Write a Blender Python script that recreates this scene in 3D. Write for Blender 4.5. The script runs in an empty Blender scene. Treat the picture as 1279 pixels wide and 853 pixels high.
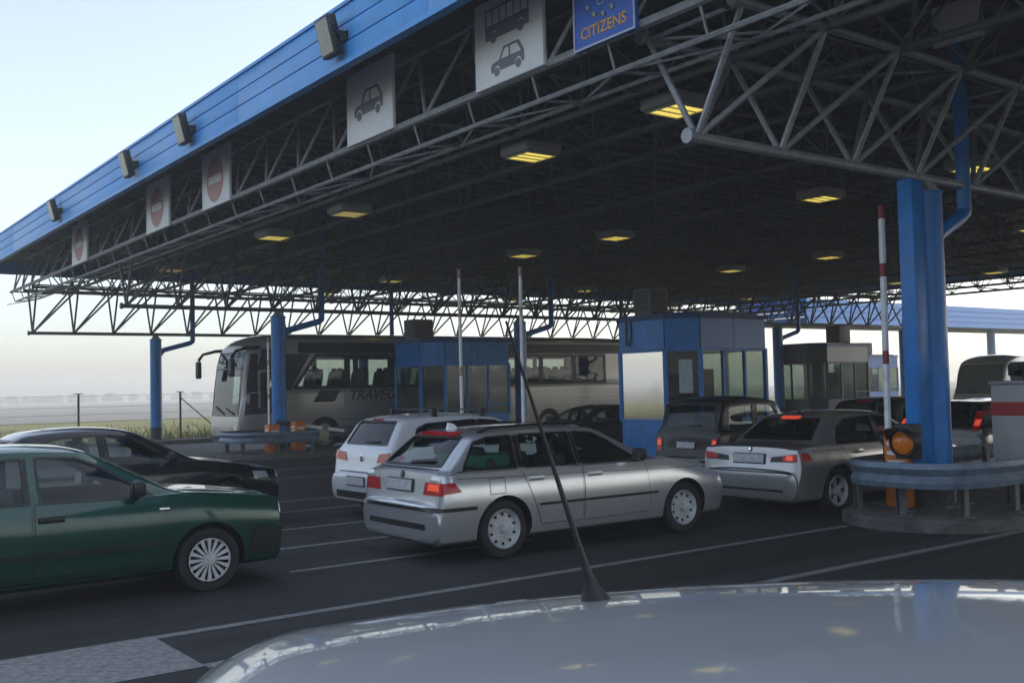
import bpy, bmesh, math, random
from mathutils import Vector, Matrix
from mathutils.bvhtree import BVHTree
random.seed(7)
PI = math.pi
R_ = math.radians
SC = bpy.context.scene
COL = SC.collection

# ------------------------------------------------------------------ camera
# world: X along the lanes (into the canopy), Y across the lanes (to the left), Z up
cd = bpy.data.cameras.new("camera"); cam = bpy.data.objects.new("camera", cd); COL.objects.link(cam)
F_PX, PITCH, ROLL, YAW, CAM_H = 1290.18, 0.0447323, -0.0231935, 0.9307198, 1.829
cd.sensor_width = 36.0; cd.lens = 36.0 * F_PX / 1279.0
cd.clip_start = 0.05; cd.clip_end = 3000
_f = Vector((math.cos(YAW), math.sin(YAW), 0)); _r = Vector((math.sin(YAW), -math.cos(YAW), 0)); _u = Vector((0, 0, 1))
_f2 = _f * math.cos(PITCH) + _u * math.sin(PITCH); _u2 = _u * math.cos(PITCH) - _f * math.sin(PITCH)
_r3 = _r * math.cos(ROLL) + _u2 * math.sin(ROLL); _u3 = _u2 * math.cos(ROLL) - _r * math.sin(ROLL)
M = Matrix((_r3, _u3, -_f2)).transposed().to_4x4(); M.translation = (0, 0, CAM_H)
cam.matrix_world = M
SC.camera = cam

# ------------------------------------------------------------------ sky, sun, exposure
SUN_EL, SUN_AZ = R_(35), R_(-14)          # azimuth measured from +X towards +Y
w = bpy.data.worlds.new("World"); SC.world = w; w.use_nodes = True
nt = w.node_tree; bg = nt.nodes["Background"]
sky = nt.nodes.new("ShaderNodeTexSky"); sky.sky_type = 'NISHITA'; sky.sun_disc = False
sky.sun_elevation = SUN_EL; sky.sun_rotation = PI / 2 - SUN_AZ
sky.air_density = 1.0; sky.dust_density = 2.2; sky.ozone_density = 1.4; sky.altitude = 100
hs = nt.nodes.new("ShaderNodeHueSaturation"); hs.inputs['Saturation'].default_value = .64
nt.links.new(sky.outputs[0], hs.inputs['Color']); nt.links.new(hs.outputs[0], bg.inputs[0]); bg.inputs[1].default_value = 0.13
sd = bpy.data.lights.new("sun", 'SUN'); sun = bpy.data.objects.new("sun", sd); COL.objects.link(sun)
sd.energy = 0.5; sd.angle = R_(10); sd.color = (1.0, .93, .83)
sun.location = (30, -10, 40)
_d = Vector((math.cos(SUN_EL) * math.cos(SUN_AZ), math.cos(SUN_EL) * math.sin(SUN_AZ), math.sin(SUN_EL)))
sun.rotation_euler = _d.to_track_quat('Z', 'Y').to_euler()
SC.render.engine = 'CYCLES'
SC.view_settings.view_transform = 'Standard'; SC.view_settings.look = 'None'
SC.view_settings.exposure = 1.28; SC.view_settings.gamma = 1.0; SC.view_settings.use_curve_mapping = False
SC.cycles.use_denoising = True
SC.cycles.max_bounces = 8; SC.cycles.transparent_max_bounces = 24; SC.cycles.volume_bounces = 1
SC.cycles.diffuse_bounces = 4; SC.cycles.glossy_bounces = 4
SC.cycles.sample_clamp_indirect = 6.0

# ------------------------------------------------------------------ materials
MATS = {}
def newmat(name):
    m = bpy.data.materials.new(name); m.use_nodes = True
    nt = m.node_tree; return m, nt, nt.nodes["Principled BSDF"]
def mat(name, col, rough=.5, metal=0., coat=0., noise=.0, scale=6., emit=None, estr=0., bump=0., col2=None, bscale=None, spec=None):
    if name in MATS: return MATS[name]
    m, nt, p = newmat(name)
    p.inputs['Roughness'].default_value = rough; p.inputs['Metallic'].default_value = metal
    if coat: p.inputs['Coat Weight'].default_value = coat; p.inputs['Coat Roughness'].default_value = .04
    if spec is not None: p.inputs['Specular IOR Level'].default_value = spec
    c = (*col, 1)
    p.inputs['Base Color'].default_value = c
    if noise or bump or col2:
        tc = nt.nodes.new("ShaderNodeTexCoord"); n = nt.nodes.new("ShaderNodeTexNoise")
        n.inputs['Scale'].default_value = scale; n.inputs['Detail'].default_value = 6; n.inputs['Roughness'].default_value = .62
        nt.links.new(tc.outputs['Object'], n.inputs['Vector'])
        if noise or col2:
            mx = nt.nodes.new("ShaderNodeMix"); mx.data_type = 'RGBA'
            lo = [max(0, v * (1 - noise)) for v in col]; hi = [v * (1 + noise) for v in col]
            if col2: lo, hi = list(col), list(col2)
            mx.inputs[6].default_value = (*lo, 1); mx.inputs[7].default_value = (*hi, 1)
            rp = nt.nodes.new("ShaderNodeMapRange"); rp.inputs[1].default_value = .3; rp.inputs[2].default_value = .7
            nt.links.new(n.outputs[0], rp.inputs[0]); nt.links.new(rp.outputs[0], mx.inputs[0])
            nt.links.new(mx.outputs[2], p.inputs['Base Color'])
            rr = nt.nodes.new("ShaderNodeMapRange"); rr.inputs[3].default_value = max(.02, rough * .82); rr.inputs[4].default_value = min(1, rough * 1.2)
            nt.links.new(n.outputs[0], rr.inputs[0]); nt.links.new(rr.outputs[0], p.inputs['Roughness'])
        if bump:
            n2 = nt.nodes.new("ShaderNodeTexNoise"); n2.inputs['Scale'].default_value = bscale or scale * 8; n2.inputs['Detail'].default_value = 4
            nt.links.new(tc.outputs['Object'], n2.inputs['Vector'])
            b = nt.nodes.new("ShaderNodeBump"); b.inputs['Strength'].default_value = bump; b.inputs['Distance'].default_value = .02
            nt.links.new(n2.outputs[0], b.inputs['Height']); nt.links.new(b.outputs[0], p.inputs['Normal'])
    if emit:
        p.inputs['Emission Color'].default_value = (*emit, 1); p.inputs['Emission Strength'].default_value = estr
    MATS[name] = m; return m

def paint(name, col, metal=.0, rough=.35, dirt=.25, dcol=(.16, .15, .13)):
    """car paint with clear coat and road dust that thickens towards the sills"""
    m, nt, p = newmat(name)
    p.inputs['Specular IOR Level'].default_value = .25
    p.inputs['Coat Weight'].default_value = 1.0; p.inputs['Coat Roughness'].default_value = .05
    p.inputs['Metallic'].default_value = metal; p.inputs['Roughness'].default_value = rough
    tc = nt.nodes.new("ShaderNodeTexCoord"); n = nt.nodes.new("ShaderNodeTexNoise"); n.inputs['Scale'].default_value = 3.0; n.inputs['Detail'].default_value = 8
    nt.links.new(tc.outputs['Object'], n.inputs['Vector'])
    sp = nt.nodes.new("ShaderNodeSeparateXYZ"); nt.links.new(tc.outputs['Object'], sp.inputs[0])
    mr = nt.nodes.new("ShaderNodeMapRange"); mr.inputs[1].default_value = .75; mr.inputs[2].default_value = .15; mr.inputs[3].default_value = .12; mr.inputs[4].default_value = 1.
    nt.links.new(sp.outputs[2], mr.inputs[0])
    mu = nt.nodes.new("ShaderNodeMath"); mu.operation = 'MULTIPLY'; nt.links.new(mr.outputs[0], mu.inputs[0]); nt.links.new(n.outputs[0], mu.inputs[1])
    mu2 = nt.nodes.new("ShaderNodeMath"); mu2.operation = 'MULTIPLY'; mu2.inputs[1].default_value = dirt * 2; mu2.use_clamp = True
    nt.links.new(mu.outputs[0], mu2.inputs[0])
    mx = nt.nodes.new("ShaderNodeMix"); mx.data_type = 'RGBA'; mx.inputs[6].default_value = (*col, 1); mx.inputs[7].default_value = (*dcol, 1)
    nt.links.new(mu2.outputs[0], mx.inputs[0]); nt.links.new(mx.outputs[2], p.inputs['Base Color'])
    inv = nt.nodes.new("ShaderNodeMath"); inv.operation = 'SUBTRACT'; inv.inputs[0].default_value = 1.; nt.links.new(mu2.outputs[0], inv.inputs[1])
    nt.links.new(inv.outputs[0], p.inputs['Coat Weight'])
    m2 = nt.nodes.new("ShaderNodeMath"); m2.operation = 'MULTIPLY'; m2.inputs[1].default_value = metal; nt.links.new(inv.outputs[0], m2.inputs[0])
    nt.links.new(m2.outputs[0], p.inputs['Metallic'])
    MATS[name] = m; return m

def glass(name, tint, refl=1.0):
    m = bpy.data.materials.new(name); m.use_nodes = True; nt = m.node_tree; nt.nodes.clear()
    o = nt.nodes.new("ShaderNodeOutputMaterial"); mx = nt.nodes.new("ShaderNodeMixShader")
    t = nt.nodes.new("ShaderNodeBsdfTransparent"); t.inputs[0].default_value = (*tint, 1)
    g = nt.nodes.new("ShaderNodeBsdfGlossy"); g.inputs['Roughness'].default_value = .02; g.inputs[0].default_value = (.95, .97, 1, 1)
    fr = nt.nodes.new("ShaderNodeFresnel"); fr.inputs[0].default_value = 1.5
    mu = nt.nodes.new("ShaderNodeMath"); mu.operation = 'MULTIPLY_ADD'; mu.inputs[1].default_value = refl; mu.inputs[2].default_value = .0; mu.use_clamp = True
    ge = nt.nodes.new("ShaderNodeNewGeometry"); iv = nt.nodes.new("ShaderNodeMath"); iv.operation = 'SUBTRACT'; iv.inputs[0].default_value = 1.
    m3 = nt.nodes.new("ShaderNodeMath"); m3.operation = 'MULTIPLY'
    nt.links.new(ge.outputs['Backfacing'], iv.inputs[1]); nt.links.new(fr.outputs[0], mu.inputs[0]); nt.links.new(mu.outputs[0], m3.inputs[0]); nt.links.new(iv.outputs[0], m3.inputs[1]); nt.links.new(m3.outputs[0], mx.inputs[0])
    nt.links.new(t.outputs[0], mx.inputs[1]); nt.links.new(g.outputs[0], mx.inputs[2]); nt.links.new(mx.outputs[0], o.inputs[0])
    MATS[name] = m; return m

BLUE = mat('blue_paint', (.010, .20, .60), .38, noise=.22, scale=3)
def streak(m, col, dirt, zs=.35, amount=.55):
    nt = m.node_tree; p = nt.nodes['Principled BSDF']; N, L = nt.nodes, nt.links
    tc = N.new("ShaderNodeTexCoord"); mp = N.new("ShaderNodeMapping"); mp.inputs['Scale'].default_value = (9, 9, zs); n = N.new("ShaderNodeTexNoise"); n.inputs['Scale'].default_value = 1.; n.inputs['Detail'].default_value = 8; n.inputs['Roughness'].default_value = .65
    L.new(tc.outputs['Object'], mp.inputs[0]); L.new(mp.outputs[0], n.inputs['Vector'])
    r = N.new("ShaderNodeMapRange"); r.inputs[1].default_value = .48; r.inputs[2].default_value = .75; r.inputs[4].default_value = amount; L.new(n.outputs[0], r.inputs[0])
    mx = N.new("ShaderNodeMix"); mx.data_type = 'RGBA'; mx.inputs[7].default_value = (*dirt, 1)
    src = p.inputs['Base Color'].links[0].from_socket if p.inputs['Base Color'].links else None
    if src: L.new(src, mx.inputs[6])
    else: mx.inputs[6].default_value = (*col, 1)
    L.new(r.outputs[0], mx.inputs[0]); L.new(mx.outputs[2], p.inputs['Base Color'])
streak(BLUE, (0, 0, 0), (.04, .085, .17))
BLUE2 = mat('blue_fascia_paint', (.055, .32, .74), .42, noise=.12, scale=2)
streak(BLUE2, (0, 0, 0), (.10, .24, .42), .8, .4)
STEEL = mat('galvanised_steel', (.30, .31, .325), .5, .3, noise=.25, scale=8)
DSTEEL = mat('grey_painted_steel', (.135, .135, .132), .55, .2, noise=.25, scale=8)
DECK = mat('roof_sheet', (.048, .044, .040), .5, noise=.35, scale=1.2)
BLACK = mat('black_plastic', (.012, .012, .013), .5, noise=.2)
TRIM = mat('black_trim', (.008, .008, .009), .35)
RUBBER = mat('tyre_rubber', (.018, .018, .019), .8, noise=.4, scale=14)
WELL = mat('dark_lining', (.006, .006, .006), .9)
SEAT = mat('grey_seat_cloth', (.035, .036, .04), .9, noise=.2)
CHROME = mat('chrome', (.6, .6, .62), .12, 1.)
ALLOY = mat('wheel_cover_silver', (.52, .53, .54), .45, .15, noise=.3, scale=10)
DALLOY = mat('dark_wheel_recess', (.015, .015, .016), .8)  # near-black, for wheel cover holes and the rim behind the spokes
PLATE = mat('number_plate', (.30, .31, .33), .5, col2=(.66, .67, .68), scale=34)
REDL = mat('red_lens', (.46, .010, .014), .25, coat=.3)
REDON = mat('red_lens_lit', (.4, .01, .01), .15, emit=(1., .12, .05), estr=.22)
AMBER = mat('orange_lens', (.75, .25, .03), .15, coat=1.)
AMBON = mat('amber_lamp_lit', (.48, .13, .01), .2, emit=(1., .32, .02), estr=.02, noise=.3, scale=30)
CLEAR = mat('clear_lens', (.55, .57, .58), .08, .35, coat=1.)
WHITEP = mat('white_sign', (.84, .85, .85), .5, noise=.06, scale=3)
PALEBOX = mat('pale_grey_cabinet', (.42, .42, .41), .5, noise=.08, scale=4)
REDP = mat('red_band', (.38, .03, .03), .5)
ORANGE = mat('orange_cabinet_paint', (.62, .17, .012), .5, noise=.2, scale=5)
CONC = mat('island_concrete', (.115, .111, .104), .9, noise=.45, scale=4, bump=.4)
LAMPY = mat('lamp_diffuser_yellow', (.8, .7, .3), .4, emit=(1., .78, .16), estr=.38)
LAMPW = mat('lamp_dim', (.6, .55, .3), .4, emit=(1., .8, .25), estr=.18)
FLOODG = mat('floodlight_glass', (.20, .19, .15), .15, noise=.3, scale=20)
GREY = mat('grey_pictogram', (.19, .205, .23), .6)
PINK = mat('faded_red_disc', (.56, .30, .30), .6, noise=.1, scale=12)
EUB = mat('flag_blue', (.04, .14, .58), .5, noise=.1)
ORTXT = mat('orange_lettering', (.80, .42, .12), .5)
PALETXT = mat('pale_lettering', (.40, .48, .62), .5)
GL_CAR = glass('car_glass', (.80, .86, .83), .9)
GL_DARK = glass('tinted_glass', (.22, .28, .27), .9)
GL_BOOTH = glass('booth_glass', (.62, .66, .62), 1.2)
GL_BUS = glass('coach_glass', (.50, .57, .52))
MIRRORG = mat('mirror_film_glass', (.75, .74, .70), .06, 1.)

def asphalt():
    m, nt, p = newmat('asphalt'); N = nt.nodes; L = nt.links
    tc = N.new("ShaderNodeTexCoord")
    def noi(s, d=6, r=.6, stretch=None):
        n = N.new("ShaderNodeTexNoise"); n.inputs['Scale'].default_value = s; n.inputs['Detail'].default_value = d; n.inputs['Roughness'].default_value = r
        if stretch:
            mp = N.new("ShaderNodeMapping"); mp.inputs['Scale'].default_value = stretch; L.new(tc.outputs['Object'], mp.inputs[0]); L.new(mp.outputs[0], n.inputs['Vector'])
        else: L.new(tc.outputs['Object'], n.inputs['Vector'])
        return n
    a = noi(.5, 8, .65, (.25, 1, 1)); b = noi(45, 3); c = noi(170, 2)
    mx = N.new("ShaderNodeMix"); mx.data_type = 'RGBA'; mx.inputs[6].default_value = (.022, .022, .023, 1); mx.inputs[7].default_value = (.042, .042, .043, 1)
    r1 = N.new("ShaderNodeMapRange"); r1.inputs[1].default_value = .35; r1.inputs[2].default_value = .68; L.new(a.outputs[0], r1.inputs[0]); L.new(r1.outputs[0], mx.inputs[0])
    m2 = N.new("ShaderNodeMix"); m2.data_type = 'RGBA'; m2.blend_type = 'MULTIPLY'; m2.inputs[0].default_value = 1.
    r2 = N.new("ShaderNodeMapRange"); r2.inputs[1].default_value = .3; r2.inputs[2].default_value = .7; r2.inputs[3].default_value = .62; r2.inputs[4].default_value = 1.35
    L.new(b.outputs[0], r2.inputs[0]); cb = N.new("ShaderNodeCombineColor")
    for i in range(3): L.new(r2.outputs[0], cb.inputs[i])
    L.new(mx.outputs[2], m2.inputs[6]); L.new(cb.outputs[0], m2.inputs[7]); L.new(m2.outputs[2], p.inputs['Base Color'])
    # tyre-polished tracks, oil drips and patched seams
    st = noi(1.1, 7, .7, (.12, 1.6, 1)); r4 = N.new("ShaderNodeMapRange"); r4.inputs[1].default_value = .42; r4.inputs[2].default_value = .66; r4.inputs[3].default_value = .55; r4.inputs[4].default_value = 1.45; L.new(st.outputs[0], r4.inputs[0])
    vo = N.new("ShaderNodeTexVoronoi"); vo.inputs['Scale'].default_value = .9; vo.inputs['Randomness'].default_value = 1.; nd = noi(3, 4)
    vm = N.new("ShaderNodeVectorMath"); vm.operation = 'MULTIPLY_ADD'; vm.inputs[1].default_value = (.5, .5, .5); L.new(nd.outputs['Color'], vm.inputs[0]); L.new(tc.outputs['Object'], vm.inputs[2]); L.new(vm.outputs[0], vo.inputs['Vector'])
    r5 = N.new("ShaderNodeMapRange"); r5.inputs[1].default_value = .07; r5.inputs[2].default_value = .16; r5.inputs[3].default_value = .45; r5.inputs[4].default_value = 1.; L.new(vo.outputs['Distance'], r5.inputs[0])
    v2 = N.new("ShaderNodeTexVoronoi"); v2.feature = 'DISTANCE_TO_EDGE'; v2.inputs['Scale'].default_value = .33; L.new(vm.outputs[0], v2.inputs['Vector'])
    r6 = N.new("ShaderNodeMapRange"); r6.inputs[1].default_value = .0; r6.inputs[2].default_value = .007; r6.inputs[3].default_value = .5; r6.inputs[4].default_value = 1.; L.new(v2.outputs['Distance'], r6.inputs[0])
    k1 = N.new("ShaderNodeMath"); k1.operation = 'MULTIPLY'; L.new(r4.outputs[0], k1.inputs[0]); L.new(r5.outputs[0], k1.inputs[1])
    k2 = N.new("ShaderNodeMath"); k2.operation = 'MULTIPLY'; L.new(k1.outputs[0], k2.inputs[0]); L.new(r6.outputs[0], k2.inputs[1])
    c2 = N.new("ShaderNodeCombineColor"); [L.new(k2.outputs[0], c2.inputs[i]) for i in range(3)]
    m3 = N.new("ShaderNodeMix"); m3.data_type = 'RGBA'; m3.blend_type = 'MULTIPLY'; m3.inputs[0].default_value = 1.; L.new(m2.outputs[2], m3.inputs[6]); L.new(c2.outputs[0], m3.inputs[7]); L.new(m3.outputs[2], p.inputs['Base Color'])
    r3 = N.new("ShaderNodeMapRange"); r3.inputs[3].default_value = .55; r3.inputs[4].default_value = .85; L.new(a.outputs[0], r3.inputs[0]); L.new(r3.outputs[0], p.inputs['Roughness'])
    bp = N.new("ShaderNodeBump"); bp.inputs['Strength'].default_value = .5; bp.inputs['Distance'].default_value = .006
    L.new(c.outputs[0], bp.inputs['Height']); L.new(bp.outputs[0], p.inputs['Normal'])
    return m
ASPH = asphalt()
def worn_paint():
    m, nt, p = newmat('worn_road_paint'); N = nt.nodes; L = nt.links
    tc = N.new("ShaderNodeTexCoord"); n = N.new("ShaderNodeTexNoise"); n.inputs['Scale'].default_value = 16; n.inputs['Detail'].default_value = 10; n.inputs['Roughness'].default_value = .7
    L.new(tc.outputs['Object'], n.inputs['Vector'])
    mx = N.new("ShaderNodeMix"); mx.data_type = 'RGBA'; mx.inputs[6].default_value = (.14, .14, .14, 1); mx.inputs[7].default_value = (.31, .31, .305, 1)
    r = N.new("ShaderNodeMapRange"); r.inputs[1].default_value = .36; r.inputs[2].default_value = .60; L.new(n.outputs[0], r.inputs[0]); L.new(r.outputs[0], mx.inputs[0])
    L.new(mx.outputs[2], p.inputs['Base Color']); p.inputs['Roughness'].default_value = .7
    return m
RPAINT = worn_paint()

# ------------------------------------------------------------------ mesh helpers
def tag(o, label=None, cat=None, group=None, kind=None):
    if label: o['label'] = label
    if cat: o['category'] = cat
    if group: o['group'] = group
    if kind: o['kind'] = kind
    return o
def empty(name, loc=(0, 0, 0), rz=0., **kw):
    o = bpy.data.objects.new(name, None); COL.objects.link(o); o.location = loc; o.rotation_euler = (0, 0, rz)
    o.empty_display_size = .2
    return tag(o, **kw)
def link_bm(bm, name, m, parent=None, smooth=True, ang=35, off=None, **kw):
    bmesh.ops.recalc_face_normals(bm, faces=bm.faces) if kw.pop('recalc', True) else None
    me = bpy.data.meshes.new(name)
    if off is not None:
        for v in bm.verts: v.co -= Vector(off)
    bm.to_mesh(me); bm.free()
    for mm in (m if isinstance(m, (list, tuple)) else [m]): me.materials.append(mm)
    if smooth:
        me.polygons.foreach_set('use_smooth', [True] * len(me.polygons))
        me.set_sharp_from_angle(angle=R_(ang))
    o = bpy.data.objects.new(name, me); COL.objects.link(o)
    if parent: o.parent = parent
    return tag(o, **kw)

class MB:
    def __init__(s): s.bm = bmesh.new()
    def box(s, c, d, rot=None, bev=0.):
        g = bmesh.ops.create_cube(s.bm, size=1.)
        vs = g['verts']
        for v in vs: v.co = Vector((v.co.x * d[0], v.co.y * d[1], v.co.z * d[2]))
        if bev:
            es = list({e for v in vs for e in v.link_edges})
            r = bmesh.ops.bevel(s.bm, geom=es, offset=bev, segments=2, affect='EDGES', profile=.5)
            vs = list({v for f in r['faces'] for v in f.verts} | {v for v in vs if v.is_valid})
        mt = Matrix.Translation(c) @ (rot.to_4x4() if rot else Matrix())
        for v in vs: v.co = mt @ v.co
        return s
    def bx(s, x0, x1, y0, y1, z0, z1, bev=0.):
        return s.box(((x0 + x1) / 2, (y0 + y1) / 2, (z0 + z1) / 2), (abs(x1 - x0), abs(y1 - y0), abs(z1 - z0)), None, bev)
    def tube(s, a, b, r, n=6, r2=None):
        a, b = Vector(a), Vector(b); d = b - a
        if d.length < 1e-6: return s
        q = d.to_track_quat('Z', 'Y').to_matrix(); r2 = r if r2 is None else r2
        A = [s.bm.verts.new(a + q @ Vector((math.cos(t) * r, math.sin(t) * r, 0))) for t in [2 * PI * i / n for i in range(n)]]
        B = [s.bm.verts.new(b + q @ Vector((math.cos(t) * r2, math.sin(t) * r2, 0))) for t in [2 * PI * i / n for i in range(n)]]
        for i in range(n): s.bm.faces.new((A[i], A[(i + 1) % n], B[(i + 1) % n], B[i]))
        s.bm.faces.new(A[::-1]); s.bm.faces.new(B)
        return s
    def path(s, pts, r, n=8, rs=None):
        pts = [Vector(p) for p in pts]; rings = []
        for i, p in enumerate(pts):
            d = (pts[min(i + 1, len(pts) - 1)] - pts[max(i - 1, 0)]).normalized()
            q = d.to_track_quat('Z', 'Y').to_matrix(); rr = rs[i] if rs else r
            if i == 0: ref = q @ Vector((1, 0, 0))
            x = (ref - d * ref.dot(d)).normalized(); ref = x; y = d.cross(x)
            rings.append([s.bm.verts.new(p + x * math.cos(2 * PI * k / n) * rr + y * math.sin(2 * PI * k / n) * rr) for k in range(n)])
        for a, b in zip(rings, rings[1:]):
            for k in range(n): s.bm.faces.new((a[k], a[(k + 1) % n], b[(k + 1) % n], b[k]))
        s.bm.faces.new(rings[0][::-1]); s.bm.faces.new(rings[-1])
        return s
    def lathe(s, prof, c=(0, 0, 0), axis='Y', n=32):
        """prof: (radius, height) list, closed loop if first == last"""
        c = Vector(c); rings = []
        for r, h in prof:
            ring = []
            for k in range(n):
                t = 2 * PI * k / n; ca, sa = math.cos(t) * r, math.sin(t) * r
                p = {'Y': (ca, h, sa), 'Z': (ca, sa, h), 'X': (h, ca, sa)}[axis]
                ring.append(s.bm.verts.new(c + Vector(p)))
            rings.append(ring)
        for a, b in zip(rings, rings[1:]):
            for k in range(n): s.bm.faces.new((a[k], a[(k + 1) % n], b[(k + 1) % n], b[k]))
        for ring in (() if tuple(prof[0]) == tuple(prof[-1]) else (rings[0], rings[-1])):
            try: s.bm.faces.new(ring)
            except ValueError: pass
        return s
    def prism(s, pts, fn, d0, d1):
        """pts 2D outline; fn(a,b,d)->xyz"""
        A = [s.bm.verts.new(fn(a, b, d0)) for a, b in pts]; B = [s.bm.verts.new(fn(a, b, d1)) for a, b in pts]
        n = len(pts)
        for i in range(n): s.bm.faces.new((A[i], A[(i + 1) % n], B[(i + 1) % n], B[i]))
        fa = s.bm.faces.new(A[::-1]); fb = s.bm.faces.new(B)
        bmesh.ops.triangulate(s.bm, faces=[fa, fb], ngon_method='EAR_CLIP')
        return s
    def build(s, name, m, parent=None, off=None, smooth=True, **kw):
        return link_bm(s.bm, name, m, parent, smooth, off=off, **kw)

def copy_tree(o, parent=None):
    c = o.copy(); COL.objects.link(c)
    if parent: c.parent = parent
    for ch in list(o.children): copy_tree(ch, c)
    return c
def text_mesh(txt, name, m, parent, mw, size, depth=.006, align='CENTER', shear=0., off=None):
    cu = bpy.data.curves.new(name, 'FONT'); cu.body = txt; cu.size = size; cu.extrude = depth; cu.align_x = align; cu.align_y = 'CENTER'; cu.shear = shear; cu.offset = .012 * size
    ob = bpy.data.objects.new(name, cu); COL.objects.link(ob)
    dg = bpy.context.evaluated_depsgraph_get(); me = bpy.data.meshes.new_from_object(ob.evaluated_get(dg))
    bpy.data.objects.remove(ob); bpy.data.curves.remove(cu)
    me.transform(mw); me.materials.clear(); me.materials.append(m); me.name = name
    o = bpy.data.objects.new(name, me); COL.objects.link(o); o.parent = parent
    return o

# ================================================================== the setting
def struct(o): o['kind'] = 'structure'; return o
# one ground sheet to the horizon: grass / field colours
def field_mat():
    m, nt, p = newmat('field_grass'); N = nt.nodes; L = nt.links
    tc = N.new("ShaderNodeTexCoord"); n = N.new("ShaderNodeTexNoise"); n.inputs['Scale'].default_value = .12; n.inputs['Detail'].default_value = 10; n.inputs['Roughness'].default_value = .7
    L.new(tc.outputs['Object'], n.inputs['Vector'])
    cr = N.new("ShaderNodeValToRGB"); e = cr.color_ramp.elements
    e[0].position = .3; e[0].color = (.13, .14, .045, 1); e[1].position = .7; e[1].color = (.26, .235, .11, 1)
    L.new(n.outputs[0], cr.inputs[0]); L.new(cr.outputs[0], p.inputs['Base Color']); p.inputs['Roughness'].default_value = 1.
    p.inputs['Specular IOR Level'].default_value = .1
    return m
b = MB(); b.bm.faces.new([b.bm.verts.new(v) for v in ((-480, -480, -.02), (480, -480, -.02), (480, 480, -.02), (-480, 480, -.02))])
struct(b.build('ground', field_mat(), smooth=False))
b = MB(); b.bm.faces.new([b.bm.verts.new(v) for v in ((-120, -60, 0), (260, -60, 0), (260, 40.5, 0), (-120, 40.5, 0))])
struct(b.build('road', ASPH, smooth=False))
# pale kerb and worn path along the field edge
b = MB(); b.bx(-120, 260, 40.5, 40.75, -.02, .11); struct(b.build('kerb', CONC, smooth=False))
# far field: bare pale soil beyond the grass strip
b = MB(); b.bm.faces.new([b.bm.verts.new(v) for v in ((-480, 84, -.012), (480, 84, -.012), (480, 478, -.012), (-480, 478, -.012))])
struct(b.build('field', mat('pale_soil', (.20, .19, .165), 1., noise=.2, scale=.3), smooth=False))

# painted markings, one thin sheet each
def marking(x0, x1, y0, y1, z=.004, name='road_marking'):
    b = MB(); n = max(2, int((x1 - x0) / .5))
    for i in range(n):
        xa = x0 + (x1 - x0) * i / n; xb = x0 + (x1 - x0) * (i + 1) / n
        b.bm.faces.new([b.bm.verts.new(v) for v in ((xa, y0, z), (xb, y0, z), (xb, y1, z), (xa, y1, z))])
    bmesh.ops.remove_doubles(b.bm, verts=b.bm.verts, dist=1e-4)
    return struct(b.build(name, RPAINT, smooth=False))
for v, a, c in ((8.0, 2.52, 11.15), (9.93, 4.50, 7.6), (11.46, 2.2, 9.0), (13.02, 3.2, 9.4), (14.92, 4.0, 10.2), (16.4, 4.5, 10.6)):
    marking(a, c, v - .055, v + .055)
marking(-8, 2.517, 6.93, 8.06)
marking(2.52, 3.4, 6.87, 6.99)
marking(5.5, 16., 6.23, 6.35, .0045)
for v in (23.2, 20.8): marking(4, 40, v - .06, v + .06)

# ------------------------------------------------------------------ traffic islands with kerbs
def island(u0, u1, v0, v1, name='island'):
    b = MB(); pts = []; cy = (v0 + v1) / 2; r = (v1 - v0) / 2
    for i in range(13):
        t = PI / 2 + PI * i / 12; pts.append((u0 + r + math.cos(t) * r, cy + math.sin(t) * r))
    for i in range(13):
        t = -PI / 2 + PI * i / 12; pts.append((u1 - r + math.cos(t) * r, cy + math.sin(t) * r))
    prev = None; rings = []
    for z, ins in ((0, 0), (.12, 0), (.15, .03), (.151, .16)):
        rings.append([b.bm.verts.new((cxy[0] + (u0 + r - cxy[0] if 0 else 0), cxy[1], z)) for cxy in
                      [((x - (u0 + u1) / 2) * (1 - ins / ((u1 - u0) / 2)) + (u0 + u1) / 2, (y - cy) * (1 - ins / r) + cy) for x, y in pts]])
    for a, c in zip(rings, rings[1:]):
        for k in range(len(a)): b.bm.faces.new((a[k], a[(k + 1) % len(a)], c[(k + 1) % len(a)], c[k]))
    b.bm.faces.new(rings[-1])
    k = u0 + r + .5
    while k < min(u1 - r, u0 + 14):
        for y in (v0 - .001, v1 + .001): b.bx(k - .006, k + .006, y - .004, y + .004, .0, .13)
        k += 1.0
    return struct(b.build(name, CONC, smooth=False))
island(11.1, 48, 6.35, 8.6, 'traffic_island'); island(10.8, 48, 16.1, 18.7, 'traffic_island')
island(10.75, 48, 27.0, 29.6, 'traffic_island'); island(10.8, 48, 39.1, 40.3, 'traffic_island')

# ------------------------------------------------------------------ main canopy
V0, V1, U0, U1 = -14.0, 42.3, 6.9, 48.5
Z_LO, Z_UP = 5.80, 6.96
CB = Vector((12.77, 7.75, 0))
canopy = empty('canopy', CB, label='huge dark steel lattice canopy with blue fascia roofing the whole checkpoint', cat='canopy')
def cpart(b, name, m, **kw): return b.build(name, m, canopy, off=CB, **kw)
# roof deck: trapezoidal sheet, ribs along the lanes
b = MB(); n = int((V1 - V0) / .16); prev = None
for i in range(n + 1):
    y = V0 + (V1 - V0) * i / n; z = Z_UP + .05 + (.07 if (i // 2) % 2 else 0)
    cur = [b.bm.verts.new((u, y, z)) for u in (U0 + .08, (U0 + U1) / 2, U1)]
    if prev:
        for k in range(2): b.bm.faces.new((prev[k], prev[k + 1], cur[k + 1], cur[k]))
    prev = cur
b.bx(U0 + .02, U1, V0, V1, Z_UP + .24, Z_UP + .30)
cpart(b, 'roof_deck', DECK, smooth=False)
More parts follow.
